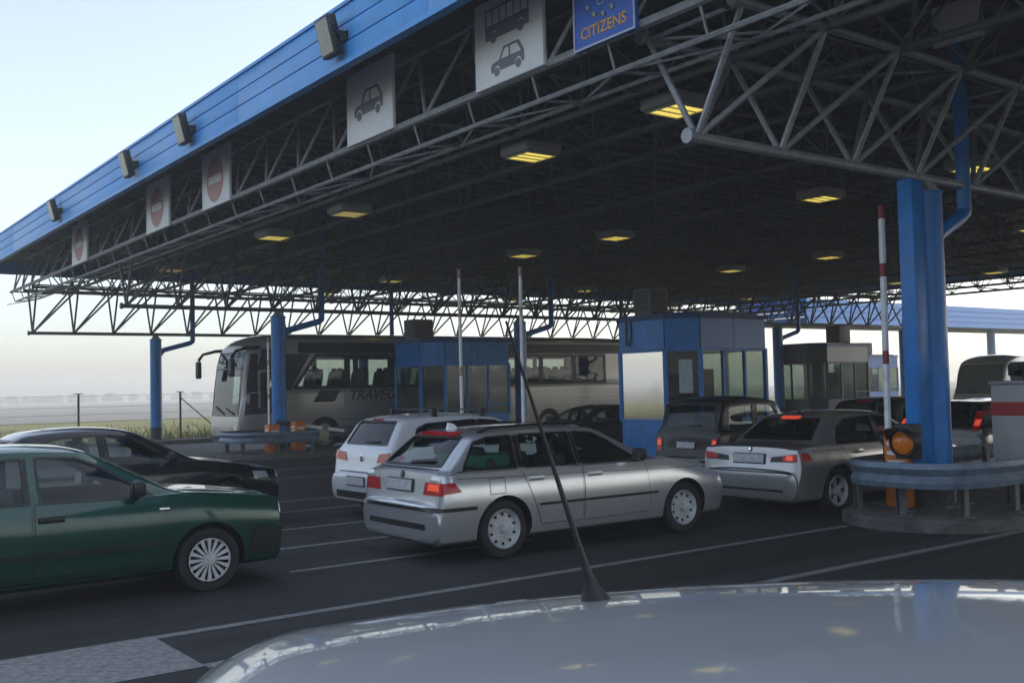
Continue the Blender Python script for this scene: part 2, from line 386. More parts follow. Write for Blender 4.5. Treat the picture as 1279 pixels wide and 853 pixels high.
# fascia: four ribbed boards round the edge, standing 0.8 m high
b = MB(); zb, zt = 6.52, 7.34; nb = 3
def board(b, x0, x1, y0, y1, z0, z1): b.bx(x0, x1, y0, y1, z0, z1, .006)
for k in range(nb):
    z0 = zb + .03 + (zt - zb - .03) * k / nb; z1 = zb + .03 + (zt - zb - .03) * (k + 1) / nb - .018
    y = V0
    while y < V1 - .01:
        y2 = min(V1, y + 6.2); board(b, U0 - .055, U0 + .01, y, y2 - .006, z0, z1); y = y2
    board(b, U0, U1, V1 - .01, V1 + .055, z0, z1); board(b, U0, U1, V0 - .055, V0 + .01, z0, z1); board(b, U1, U1 + .055, V0, V1, z0, z1)
b.bx(U0 - .02, U0 + .03, V0, V1, zb - .03, zt - .03); b.bx(U0 - .09, U0 + .05, V0 - .06, V1 + .06, zb - .06, zb + .012)
b.bx(U0 - .085, U0 + .06, V0 - .06, V1 + .06, zt - .012, zt + .04)
b.bx(U0, U1, V1 - .03, V1 + .02, zb, zt - .03); b.bx(U1 - .03, U1 + .02, V0, V1, zb, zt - .03)
b.bx(U0, U1, V1 - .04, V1 + .09, zt - .01, zt + .04)
fas = cpart(b, 'fascia', BLUE2)

# transverse lattice girders: lower chord, pyramid webs, paired upper chords
MOD = 1.43
def trans_girder(u, front=False):
    b = MB(); y = V0 + .9; n = 0
    r = .048 if front else .042
    b.tube((u, V0 + .4, Z_LO), (u, V1 - .6, Z_LO), r + .012, 8)
    ups = (.34,) if front else (-.7, .7)
    for du in ups: b.tube((u + du, V0 + .2, Z_UP), (u + du, V1 - .2, Z_UP), .035, 6)
    ys = []
    while y < V1 - .7: ys.append(y); y += MOD
    for y in ys:
        for du in ups:
            for dy in (-MOD / 2, MOD / 2):
                b.tube((u, y, Z_LO), (u + du, y + dy, Z_UP), .03 if front else .024, 6)
    if front:      # service ledge below the sign girder
        z2 = 5.44; u2 = u + .12
        b.tube((u2, V0 + .4, z2), (u2, V1 - .9, z2), .035, 6); b.tube((u + .85, V0 + .4, z2 + .1), (u + .85, V1 - .9, z2 + .1), .03, 6)
        for i, y in enumerate(ys):
            b.tube((u, y + .35, Z_LO), (u2, y + .35, z2), .018, 5)
            b.tube((u2, y + .35, z2), (u + .85, y + .35, z2 + .1), .02, 5)
            if i % 2: b.tube((u2, y + .35, z2), (u + .85, y + .35 + MOD, z2 + .1), .016, 5)
            else: b.tube((u + .85, y + .35, z2 + .1), (u2, y + .35 + MOD, z2), .016, 5)
    return cpart(b, 'lattice_girder', STEEL if front else DSTEEL)
trans_girder(7.94, True)
GU = [9.75, 11.2, 12.6, 15.4, 18.2, 21.0, 23.8, 26.6, 29.4, 32.2, 35.0, 37.8, 40.6, 43.4, 46.4]
for u in GU: trans_girder(u)
# longitudinal ties in the plane of the upper chords and of the lower chords
for y in [V0 + 1.2 + 2 * MOD * k for k in range(20)]:
    if y > V1 - .5: break
    b = MB(); b.tube((U0 + .2, y, Z_UP - .03), (U1 - .2, y, Z_UP - .03), .03, 6)
    b.tube((7.94, y, Z_LO), (46.4, y, Z_LO), .028, 6)
    cpart(b, 'roof_tie', DSTEEL)
# primary triangular girders along the lanes, one per column row
COLS = [12.77, 21.8, 35.7, 45.1]
def prim_girder(vc, zl, u_start, m=STEEL):
    b = MB(); hw = .70; nd = 1.41; n = int((47.5 - u_start) / nd)
    b.tube((u_start - .1, vc, zl), (u_start + n * nd, vc, zl), .062, 10)
    for s in (-1, 1):
        b.tube((u_start - .1, vc + s * hw, Z_LO), (u_start + n * nd, vc + s * hw, Z_LO), .052, 10)
        b.lathe([(.0, -.03), (.075, -.03), (.075, .03), (0, .03)], (u_start - .13, vc + s * hw, Z_LO), 'X', 14)
    b.lathe([(.0, -.03), (.085, -.03), (.085, .03), (0, .03)], (u_start - .13, vc, zl), 'X', 14)
    for i in range(n + 1):
        x = u_start + i * nd
        b.tube((x, vc - hw, Z_LO), (x, vc + hw, Z_LO), .028, 6)
        for s in (-1, 1):
            b.tube((x, vc, zl), (x, vc + s * hw, Z_LO), .036, 7)
            if i < n: b.tube((x, vc, zl), (x + nd, vc + s * hw, Z_LO), .036, 7)
            b.tube((x, vc + s * hw, Z_LO), (x + .5, vc + s * (hw + .6), Z_UP), .022, 5)
        if i < n:
            s = 1 if i % 2 else -1
            b.tube((x, vc - s * hw, Z_LO), (x + nd, vc + s * hw, Z_LO), .022, 5)
    return cpart(b, 'triangular_girder', m)
ROWS = [(-13.0, 4.55), (7.75, 4.52), (28.8, 4.30), (40.2, 4.20)]
for (v, z) in ROWS: prim_girder(v, z, 8.36, STEEL if v < 8 else DSTEEL)
# columns and rainwater pipes
for ri, (v, zl) in enumerate(ROWS):
    for ci, u in enumerate(COLS):
        if ri == 0 and ci > 0: continue
        b = MB(); top = zl - .22
        b.lathe([(0, .62), (.215, .62), (.215, top), (0, top)], (u, v, 0), 'Z', 28)
        b.lathe([(0, top), (.235, top), (.235, top + .03), (0, top + .03)], (u, v, 0), 'Z', 28)
        if ri == 1:   # cable duct on the column
            b.bx(u - .50, u - .205, v - .12, v + .10, .62, top + .16, .015)
        c = cpart(b, 'column', BLUE)
        b = MB(); b.lathe([(0, .0), (.235, .0), (.235, .6), (.222, .62), (0, .62)], (u, v, 0), 'Z', 28)
        if ri == 1: b.bx(u - .49, u - .21, v - .11, v + .09, 0, .618)
        o = b.build('column_foot', BLACK, c, off=CB)
        b = MB(); b.bx(u - .34, u + .34, v - .34, v + .34, .15 if v < 40 else 0, .175 if v < 40 else .025)
        for a in range(8):
            t = PI / 8 + a * PI / 4; b.lathe([(0, .17), (.02, .17), (.02, .21), (0, .21)], (u + .29 * math.cos(t), v + .29 * math.sin(t), 0), 'Z', 6)
        b.build('base_plate', DSTEEL, o, off=CB)
        b = MB()
        for a in range(4):
            t = PI / 4 + a * PI / 2
            b.prism([(.0, 0), (.21, 0), (.05, .19), (0, .19)], lambda p, q, d, t=t: Vector((u + math.cos(t) * p - math.sin(t) * d, v + math.sin(t) * p + math.cos(t) * d, top + .03 + q)), -.012, .012)
        b.lathe([(.0, 0), (.05, 0), (.05, .2), (0, .2)], (u, v, top + .03), 'Z', 10)
        b.build('column_head', mat('pale_bracket', (.34, .33, .31), .6, noise=.2), c, off=CB)
        du = {1: .98, 2: 1.42, 3: 1.45}.get(ri, 1.)
        b = MB(); zk = top - (.45 if ri == 1 else .32)
        pw = .095
        b.path([(u + du, v, Z_UP), (u + du, v, zk + .32), (u + du, v, zk + .30), (u + du - .10, v, zk + .22), (u + .30, v, zk - .06), (u + .10, v, zk - .32)], pw, 12)
        cpart(b, 'rainwater_pipe', BLUE)
# cable trays and a switch box under the deck
b = MB()
for y in (10.6, 24.6, 34.0): b.bx(9, 46, y - .1, y + .1, Z_UP - .22, Z_UP - .17)
cpart(b, 'cable_tray', DSTEEL)

# ceiling lamps
def ceiling_lamp():
    root = empty('ceiling_lamp', (0, 0, 0))
    b = MB(); b.bx(-.36, .36, -.36, .36, .0, .17, .025); b.build('housing', mat('lamp_housing', (.30, .29, .27), .5, noise=.15), root)
    b = MB(); b.bx(-.29, .29, -.29, .29, -.012, .004)
    b.build('diffuser', LAMPY, root)
    b = MB()
    for k in range(4): b.bx(-.30, .30, -.30 + k * .19, -.285 + k * .19, -.03, .0)
    for k in (-.30, .285): b.bx(k, k + .015, -.3, .3, -.03, 0)
    b.build('louvre', mat('lamp_louvre', (.5, .48, .35), .4), root)
    b = MB(); b.tube((-.2, 0, .17), (-.2, 0, 1.0), .012, 6); b.tube((.2, 0, .17), (.2, 0, 1.0), .012, 6); b.build('hanger', DSTEEL, root)
    return root
LN = [('over the lane nearest the right column', 9.9), ('over the second queue lane', 13.2), ('just right of the passenger booths', 19.5), ('between the booth rows', 23.4), ('over the coach lane', 30.9), ('over the outermost lane by the field', 35.7)]
RN = [('front', 10.3), ('second', 17.9), ('third', 26.7), ('rear', 36.4)]
proto = ceiling_lamp(); first = True
for rn, u in RN:
    for vn, v in LN:
        if rn == 'front' and v == 35.7: continue
        o = proto if first else copy_tree(proto); first = False
        o.location = (u, v, 5.60)
        tag(o, f'square lit ceiling lamp, {rn} row, {vn}', 'ceiling lamp', 'square ceiling lamps under the canopy')
        if (rn, v) in (('front', 19.5), ('front', 30.9)):
            for ch in o.children:
                if ch.name.startswith('diffuser'):
                    ch.data = ch.data.copy(); ch.data.materials[0] = LAMPW

# floodlights on the fascia
def floodlight():
    root = empty('floodlight', (0, 0, 0))
    rot = Matrix.Rotation(R_(-14), 3, 'Y')
    b = MB(); b.box((0, 0, 0), (.14, .42, .56), rot, .015); b.build('housing', BLACK, root)
    b = MB(); b.box(rot @ Vector((-.073, 0, 0)), (.012, .35, .48), rot); b.build('glass', FLOODG, root)
    b = MB(); b.bx(0, .16, -.25, -.235, -.04, .04); b.bx(0, .16, .235, .25, -.04, .04); b.bx(.16, .175, -.25, .25, -.06, .06); b.build('bracket', BLACK, root)
    return root
fp = floodlight()
for i, (v, lab) in enumerate(((13.15, 'black floodlight on the blue fascia above the car sign, largest of the four'), (19.3, 'black floodlight on the blue fascia above the right-hand no entry sign'),
                              (22.85, 'black floodlight on the blue fascia above the middle no entry sign'), (29.5, 'black floodlight on the blue fascia near its far left end'))):
    o = fp if i == 0 else copy_tree(fp)
    o.location = (6.66, v, 6.88); tag(o, lab, 'floodlight', 'floodlights along the fascia')

# ------------------------------------------------------------------ hanging signs (faces towards -X)
SU = 7.86
def sign(name, v0, v1, z0, z1, m, label, cat='sign', group=None, frame=None):
    root = empty(name, (SU, (v0 + v1) / 2, z0), label=label, cat=cat, group=group)
    W, H = v1 - v0, z1 - z0
    b = MB(); b.bx(-.03, .03, -W / 2, W / 2, 0, H, .012); b.build('sign_panel', m, root)
    b = MB()
    for y in (-W * .35, W * .35):
        b.bx(.03, .06, y - .03, y + .03, 0, H + .15); b.bx(.0, .03, y - .03, y + .03, H + .002, H + .2)
    b.build('bracket', DSTEEL, root)
    if frame:
        b = MB(); e = .022
        for (y0, y1, za, zb) in ((-W / 2, W / 2, 0, e), (-W / 2, W / 2, H - e, H), (-W / 2, -W / 2 + e, e, H - e), (W / 2 - e, W / 2, e, H - e)): b.bx(-.04, -.031, y0, y1, za, zb)
        b.build('border', frame, root)
    return root, W, H
def face(root, pts_list, m, name, z=.034, t=.004):
    """flat raised shapes on the sign: 2D (a to the viewer's right, b up), a=0 is the sign centre"""
    b = MB()
    for pts in pts_list: b.prism(pts, lambda p, q, d: Vector((-d, -p, q)), z, z + t)
    return b.build(name, m, root, smooth=False)
def circ(cx, cy, r, n=28, rx=None): return [(cx + math.cos(2 * PI * k / n) * (rx or r), cy + math.sin(2 * PI * k / n) * r) for k in range(n)]
def ring(cx, cy, r0, r1, n=28):
    return [[(cx + math.cos(t0) * r0, cy + math.sin(t0) * r0), (cx + math.cos(t0) * r1, cy + math.sin(t0) * r1), (cx + math.cos(t1) * r1, cy + math.sin(t1) * r1), (cx + math.cos(t1) * r0, cy + math.sin(t1) * r0)]
            for t0, t1 in [(2 * PI * k / n, 2 * PI * (k + 1) / n) for k in range(n)]]
for v0, v1, lab in ((30.75, 32.4, 'faded no entry sign on a white panel, leftmost and farthest of the three'), (23.65, 25.3, 'faded no entry sign on a white panel, middle one of the three'), (19.95, 21.48, 'faded no entry sign on a white panel, rightmost and largest of the three')):
    r, W, H = sign('no_entry_sign', v0, v1, 5.74, 6.93, WHITEP, lab, group='no entry signs hanging under the fascia')
    face(r, [circ(0, .55, .47)], PINK, 'disc', .032)
    face(r, [[(-.35, .475), (.35, .475), (.35, .635), (-.35, .635)]], WHITEP, 'bar', .037)
    face(r, [circ(0, .95, .04)], REDP, 'lamp_dot', .038)
def car_picto(x, y, s):
    """side view of an old hatchback facing left"""
    lower = [[(-.88, .18), (-1.0, .18), (-1.02, .42), (-.95, .52), (-.86, .535), (-.84, .31)], [(-.84, .31), (-.73, .40), (-.73, .55), (-.86, .535)], [(-.73, .40), (-.59, .40), (-.59, .568), (-.73, .55)], [(-.59, .40), (-.48, .31), (-.48, .58), (-.59, .568)],
             [(-.48, .31), (-.44, .18), (.44, .18), (.48, .31), (.48, .58), (-.48, .58)], [(.48, .31), (.59, .40), (.59, .58), (.48, .58)], [(.59, .40), (.73, .40), (.73, .58), (.59, .58)], [(.73, .40), (.84, .31), (.86, .58), (.73, .58)], [(.84, .31), (.88, .18), (1.0, .2), (1.0, .58), (.86, .58)]]
    up = [[(-.50, .582), (-.22, 1.02), (-.14, 1.02), (-.40, .582)], [(-.22, .94), (-.18, 1.02), (.66, 1.02), (.68, .94)], [(.10, .582), (.10, .94), (.17, .94), (.17, .582)], [(.66, 1.02), (.72, .98), (1.0, .582), (.84, .582), (.60, .94)]]
    wh = [circ(-.66, .16, .16), circ(.66, .16, .16)]
    return [[(x + a * s, y + c * s) for a, c in p] for p in lower + up + wh]
def bus_picto(x, y, s):
    low = [[(-1.2, .12), (-1.22, .62), (-.92, .62), (-.92, .34), (-.98, .12)], [(-.92, .34), (-.92, .62), (-.76, .62), (-.76, .42)], [(-.76, .42), (-.76, .62), (-.60, .62), (-.60, .34)], [(-.60, .34), (-.60, .62), (.60, .62), (.60, .34), (.54, .12), (-.54, .12)],
           [(.60, .34), (.60, .62), (.76, .62), (.76, .42)], [(.76, .42), (.76, .62), (.92, .62), (.92, .34)], [(.92, .34), (.92, .62), (1.22, .62), (1.22, .12), (.98, .12)]]
    up = [[(-1.22, 1.12), (-1.22, 1.2), (1.22, 1.2), (1.22, 1.12)]]
    for k in range(7):
        a = -1.21 + k * .395; up.append([(a, .622), (a, 1.119), (a + .05, 1.119), (a + .05, .622)])
    return [[(x + a * s, y + c * s) for a, c in p] for p in low + up + [circ(-.76, .17, .19), circ(.76, .17, .19)]]
r, W, H = sign('car_sign', 13.40, 14.87, 5.78, 6.93, WHITEP, 'white lane sign with one grey car, between no entry and bus signs')
face(r, car_picto(0, .33, .45), GREY, 'car_pictogram')
r, W, H = sign('bus_and_car_sign', 9.74, 11.2, 5.77, 6.93, WHITEP, 'white lane sign with a grey bus above a grey car')
face(r, bus_picto(0, .56, .385), GREY, 'bus_pictogram'); face(r, car_picto(0, .10, .35), GREY, 'car_pictogram')
r, W, H = sign('citizens_sign', 8.11, 9.15, 5.74, 6.93, EUB, 'blue sign with star ring and CITIZENS lettering, rightmost of the lane signs', frame=mat('white_edge', (.55, .6, .68), .5))
st = []
for k in range(12):
    t = 2 * PI * k / 12; cx, cy = math.cos(t) * .30, .61 + math.sin(t) * .29
    st.append([(cx + math.sin(PI * j / 5) * (.050 if j % 2 == 0 else .021), cy + math.cos(PI * j / 5) * (.050 if j % 2 == 0 else .021)) for j in range(10)])
face(r, st, mat('pale_stars', (.45, .46, .42), .5), 'stars')
SMW = lambda z: Matrix(((0, 0, -1, -.034), (-1, 0, 0, 0), (0, 1, 0, z), (0, 0, 0, 1)))
text_mesh('EU', 'lettering', PALETXT, r, SMW(.76), .14); text_mesh('EEA', 'lettering', PALETXT, r, SMW(.62), .14); text_mesh('CH', 'lettering', PALETXT, r, SMW(.48), .14)
text_mesh('CITIZENS', 'lettering', ORTXT, r, SMW(.17), .185)
# back of another sign board under the roof on the right
root = empty('sign_board', (12.35, 6.95, 6.08), label='blank grey board hung in the lattice above the right column', cat='sign')
b = MB(); b.bx(-.03, .03, -.33, .33, 0, .52, .01); b.build('sign_panel', mat('board_back', (.6, .59, .57), .6, noise=.1), root)
b = MB(); b.tube((.05, -.25, .5), (.05, -.25, .88), .02, 6); b.tube((.05, .25, .5), (.05, .25, .88), .02, 6); b.build('bracket', DSTEEL, root)

# ------------------------------------------------------------------ control booths
ROOFB = mat('booth_roof_edge', (.012, .05, .17), .5)
INSIDE = mat('booth_interior', (.20, .19, .17), .8)
def booth(u0, u1, v0, v1, zt, label, panel=BLUE, mirror=False, light=False, ch=.55, side_open=True, side_panel=None):
    """glazed cabin: chamfered towards -X, windows on the end, the chamfers and both sides"""
    root = empty('control_booth', ((u0 + u1) / 2, (v0 + v1) / 2, .15), label=label, cat='booth', group='control booths on the islands')
    off = Vector(((u0 + u1) / 2, (v0 + v1) / 2, .15)); z0, zs, zh = .15, .98, 2.62
    out = [(u0, v0 + ch), (u0 + ch, v0), (u1, v0), (u1, v1), (u0 + ch, v1), (u0, v1 - ch)]
    cx, cy = (u0 + u1) / 2, (v0 + v1) / 2
    fn = lambda a, b_, d: Vector((a, b_, d))
    def sc(k): return [(cx + (x - cx) * (1 + k / ((u1 - u0) / 2)), cy + (y - cy) * (1 + k / ((v1 - v0) / 2))) for x, y in out]
    b = MB(); b.prism(out, fn, z0, zs); b.build('lower_wall', panel if not light else PALEBOX, root, off=off, smooth=False)
    # upper band: panels with thin joints
    names = []
    bp = MB()
    n = len(out)
    for i in range(n):
        p, q = Vector((*out[i], 0)), Vector((*out[(i + 1) % n], 0)); d = (q - p); L = d.length; d /= L; nn = Vector((d.y, -d.x, 0))
        if nn.dot(p - Vector((cx, cy, 0))) < 0: nn = -nn
        rot = Matrix((d, nn, Vector((0, 0, 1)))).transposed()
        k = max(1, round(L / 1.2))
        for j in range(k):
            c = p + d * (L * (j + .5) / k)
            tgt = MB()
            tgt.box((c.x, c.y, (zh + zt) / 2), (L / k - .012, .05, zt - zh - .004), rot)
            tgt.build('upper_panel', side_panel if (side_panel and abs(d.x) > .9) else panel, root, off=off, smooth=False)
        # mullions
        ks = {True: 3, False: 1}[abs(d.x) > .9]
        for j in range(ks + 1):
            c = p + d * (L * j / ks)
            bp.box((c.x, c.y, (zs + zh) / 2), (.09 if j in (0, ks) else .055, .075, zh - zs - .004), rot)
        bp.box((*(p + d * L / 2).xy, zs + .03), (L - .1, .06, .055), rot); bp.box((*(p + d * L / 2).xy, zh - .03), (L - .1, .06, .055), rot)
        if abs(d.x) > .9:    # sliding pay window on the far third
            s0 = 2 / 3; c0 = p + d * L * (s0 + .02) if d.x > 0 else p + d * L * .02; c1 = c0 + d * (L / 3 - .05)
            for zz in (zs + .75, ): bp.box((*((c0 + c1) / 2).xy, zs + .35), ((c1 - c0).length, .065, .05), rot)
        # glass
        g = MB(); g.box((*(p + d * L / 2).xy, (zs + zh) / 2), (L - .10, .012, zh - zs - .11), rot)
        mm = MIRRORG if (mirror and abs(d.x) < .1 and nn.x < 0) else GL_BOOTH
        g.build('window', mm, root, off=off, smooth=False)
    bp.build('window_frame', panel if not light else mat('pale_frame', (.45, .45, .44), .5), root, off=off, smooth=False)
    b = MB(); b.prism(sc(.07), fn, zt + .002, zt + .10); b.prism(sc(-.15), fn, zt + .10, zt + .15); b.build('roof', ROOFB if not light else DSTEEL, root, off=off, smooth=False)
    # interior: desk, back partition, cabinet, chair, monitor
    b = MB(); b.bx(u0 + .7, u0 + (u1 - u0) * .70, cy - .03, cy + .03, zs + .002, zh - .002); b.bx(u0 + .5, u1 - .3, v0 + .1, v0 + .55, zs - .03, zs + .02); b.bx(u1 - .65, u1 - .15, cy + .2, v1 - .12, zs, zs + 1.2)
    b.build('desk', INSIDE, root, off=off, smooth=False)
    b = MB(); b.bx(u0 + .9, u0 + 1.3, v0 + .25, v0 + .29, zs + .1, zs + .42, .01); b.bx(u0 + 1.05, u0 + 1.15, v0 + .26, v0 + .28, zs, zs + .12); b.bx(u0 + 1.7, u0 + 2.1, v0 + .7, v0 + .78, zs, zs + .55, .03); b.build('monitor', BLACK, root, off=off)
    return root
B1 = booth(16.6, 19.35, 16.0, 18.57, 3.30, 'blue booth with large mirrored end window behind the dark hatchback', mirror=True, side_panel=mat('dull_blue_panel', (.05, .10, .24), .3, .3))
B2 = booth(16.9, 19.9, 26.95, 29.55, 3.30, 'blue booth standing in front of the silver coach', side_panel=None)
B3 = booth(36.0, 39.4, 26.95, 29.55, 3.28, 'dark booth with pale side on the coach island, farther back than the mirrored booth', panel=mat('dark_booth_panel', (.035, .045, .06), .4), side_panel=mat('pale_booth_panel', (.40, .43, .46), .45))
B4 = booth(58.0, 61.8, 40.0, 42.4, 3.3, 'small far blue booth beyond the dark booth, right of it in the distance', panel=mat('far_blue_panel', (.05, .16, .38), .5))
# notice sheets and a hung handset on the mirrored booth
b = MB(); b.box((16.90, 16.22, 2.0), (.30, .012, .75), Matrix.Rotation(R_(-45), 3, 'Z')); b.build('notice', mat('paper_notice', (.45, .55, .56), .6, noise=.25, scale=14), B1, off=Vector((17.975, 17.285, .15)))
b = MB(); b.path([(16.56, 17.75, 3.5), (16.55, 17.75, 3.0), (16.53, 17.72, 2.75), (16.53, 17.62, 2.72), (16.55, 17.58, 3.0), (16.56, 17.6, 3.3)], .018, 6); b.build('cable', BLACK, B1, off=Vector((17.975, 17.285, .15)))
def ac_unit(u, v, z, sx, sy, sz, label):
    root = empty('air_conditioner', (u, v, z), label=label, cat='air conditioner', group='rooftop air conditioners on the booths')
    b = MB(); b.bx(-sx / 2, sx / 2, -sy / 2, sy / 2, .06, sz, .02); b.build('housing', mat('ac_housing', (.16, .15, .14), .6, noise=.25), root)
    b = MB()
    for k in range(7):
        zz = .12 + (sz - .2) * k / 6
        b.bx(-sx / 2 - .012, -sx / 2 - .002, -sy / 2 + .05, sy / 2 - .05, zz - .018, zz + .018); b.bx(-sx / 2 + .05, sx / 2 - .05, -sy / 2 - .012, -sy / 2 - .002, zz - .018, zz + .018)
    b.build('grille', mat('ac_grille', (.03, .03, .03), .6), root)
    b = MB(); b.bx(-sx / 2 + .05, -sx / 2 + .12, -sy / 2, sy / 2, 0, .06); b.bx(sx / 2 - .12, sx / 2 - .05, -sy / 2, sy / 2, 0, .06); b.build('foot_rail', DSTEEL, root)
ac_unit(17.02, 17.4, 3.45, .60, .55, .60, 'brown grey air conditioner on the roof of the mirrored booth')
ac_unit(17.35, 28.3, 3.45, .72, .62, .62, 'dark louvred air conditioner on the blue booth by the coach')
ac_unit(38.7, 27.9, 3.43, .8, .7, .8, 'air conditioner on the roof of the dark booth')
ac_unit(59.5, 41.2, 3.45, 1.2, 1.0, .8, 'tiny far air conditioner on the farthest booth')

# ------------------------------------------------------------------ guard rails round the island noses
RAILM = mat('guard_rail_blue_grey', (.16, .215, .28), .5, .25, noise=.35, scale=5)
def guard_rail(pts, zc, label, posts, base_z=.15):
    root = empty('guard_rail', (pts[len(pts) // 2][0], pts[len(pts) // 2][1], base_z), label=label, cat='guard rail', group='guard rails round the island noses'); off = root.location.copy()
    P = [Vector((x, y, 0)) for x, y in pts]
    # round the polyline
    for _ in range(3):
        Q = [P[0]]
        for a, c in zip(P, P[1:]): Q += [a * .75 + c * .25, a * .25 + c * .75]
        P = Q + [P[-1]]
    prof = [(-.155, 0), (-.15, .035), (-.085, .055), (-.03, .02), (0, .0), (.03, .02), (.085, .055), (.15, .035), (.155, 0)]
    prof = [(a, c) for a, c in prof] + [(a, c - .012) for a, c in prof[::-1]]
    b = MB(); rings = []
    for i, p in enumerate(P):
        d = (P[min(i + 1, len(P) - 1)] - P[max(i - 1, 0)]).normalized(); nrm = Vector((d.y, -d.x, 0))
        if i == 0: sgn = 1
        rings.append([b.bm.verts.new((p.x + nrm.x * c * sgn, p.y + nrm.y * c * sgn, zc + a)) for a, c in prof])
    for a, c in zip(rings, rings[1:]):
        for k in range(len(a)): b.bm.faces.new((a[k], a[(k + 1) % len(a)], c[(k + 1) % len(a)], c[k]))
    b.bm.faces.new(rings[0]); b.bm.faces.new(rings[-1][::-1])
    b.build('rail', RAILM, root, off=off)
    for (x, y) in posts:
        b = MB(); b.bx(x - .05, x + .05, y - .035, y - .025, base_z, zc + .13); b.bx(x - .05, x + .05, y + .025, y + .035, base_z, zc + .13); b.bx(x - .006, x + .006, y - .026, y + .026, base_z, zc + .13)
        b.bx(x - .1, x + .1, y - .1, y + .1, base_z, base_z + .015)
        b.build('post', mat('post_grey', (.11, .115, .12), .6, .2, noise=.3), root, off=off, smooth=False)
    return root
guard_rail([(17, 8.38), (13.2, 8.38), (11.8, 8.34), (11.34, 8.0), (11.24, 7.4), (11.32, 6.85), (11.8, 6.56), (13, 6.52), (17, 6.5)], .66, 'blue grey guard rail curving round the island nose below the nearest blue column',
           [(11.56, 8.12), (11.46, 7.45), (11.75, 6.78), (12.7, 6.66), (14.6, 6.66), (13.0, 8.28), (15, 8.28)])
guard_rail([(16, 29.4), (13, 29.4), (11.2, 29.3), (10.95, 28.8), (10.9, 28.2), (10.95, 27.5), (11.4, 27.12), (13.3, 27.1)], .60, 'guard rail round the island nose in front of the coach',
           [(11.2, 28.9), (11.15, 27.6), (12.0, 27.25), (13.1, 27.25)])
b = MB(); b.bx(13.22, 13.5, 27.02, 27.16, .45, .78, .01); tag(b.build('rail_end_plate', mat('buff_end_plate', (.34, .31, .22), .6, noise=.2)), 'buff end plate bolted where the rail by the coach stops', 'end plate')

# ------------------------------------------------------------------ barriers: orange cabinet + red and white boom
def red_white(n=7):
    return (WHITEP, mat('boom_red', (.30, .05, .055), .55))
def barrier(u, v, label, boom_top, lean=(0, 0), group='lifting barriers on the islands', ch=.98, size=(.42, .36), nseg=8, stripes=True, seg_dir=None, length=None, bw=(.05, .09), faded=False):
    root = empty('lifting_barrier', (u, v, .15), label=label, cat='barrier', group=group)
    b = MB(); b.bx(-size[0] / 2, size[0] / 2, -size[1] / 2, size[1] / 2, 0, ch, .025); b.build('cabinet', ORANGE, root)
    b = MB()
    for k in range(3): b.bx(-size[0] / 2 - .004, -size[0] / 2 + .001, -size[1] / 2 + .05, size[1] / 2 - .05, ch - .18 - .12 * k, ch - .13 - .12 * k)
    b.bx(-size[0] / 2 + .06, size[0] / 2 - .06, -size[1] / 2 - .004, -size[1] / 2 + .001, ch - .22, ch - .17); b.bx(-size[0] / 2 + .06, size[0] / 2 - .06, -size[1] / 2 - .004, -size[1] / 2 + .001, ch - .33, ch - .28)
    b.build('reflective_strip', WHITEP, root)
    wm, rm = red_white()
    if faded: rm = mat('faded_band', (.46, .30, .29), .5)
    hub = Vector((0, size[1] / 2 + .06, ch - .1))
    b = MB(); b.lathe([(0, -.08), (.1, -.08), (.1, .06), (0, .06)], hub, 'Y', 16); b.build('hinge', BLACK, root)
    d = Vector(seg_dir).normalized() if seg_dir else Vector((lean[0], lean[1], 1)).normalized()
    L = length or (boom_top - .15 - hub.z)
    side = Vector((0, 1, 0)) if abs(d.y) < .8 else Vector((1, 0, 0))
    rot = d.to_track_quat('Z', 'Y').to_matrix()
    wb, rbs = MB(), []
    for k in range(nseg):
        a0, a1 = L * k / nseg, L * (k + 1) / nseg
        red = (k == nseg - 1) or (k % 3 == 2)
        if red:
            am = a1 - (a1 - a0) * .45
            wb.box(hub + d * ((a0 + am) / 2), (*bw, am - a0), rot, .008); rbs.append(MB().box(hub + d * ((am + a1) / 2), (*bw, a1 - am), rot, .008))
        else: wb.box(hub + d * ((a0 + a1) / 2), (*bw, a1 - a0), rot, .008)
    bo = wb.build('boom', wm, root); [rb.build('red_band', rm, bo) for rb in rbs]
    b = MB(); b.box(hub - d * .3, (.09, .14, .5), rot, .01); b.build('counterweight', BLACK, root)
    return root
barrier(12.38, 7.95, 'raised red and white barrier with orange cabinet beside the nearest blue column', 4.18, lean=(-.005, -.012))
barrier(12.75, 16.55, 'raised white barrier boom in front of the blue column beside the coach end', 4.30, bw=(.045, .075), faded=True)
barrier(12.45, 18.35, 'raised white barrier boom crossing the blue booth by the coach', 4.42, bw=(.045, .075), faded=True)
barrier(12.0, 27.55, 'raised slim white boom with orange cabinet just left of the blue column by the coach', 3.42, size=(.34, .32), ch=.80, bw=(.04, .07), faded=True)
barrier(13.0, 28.0, 'orange cabinet with a striped boom slanting down, right of the blue column by the coach', 1, size=(.34, .32), ch=.85, seg_dir=(.95, -.35, -.16), length=1.6, nseg=5)

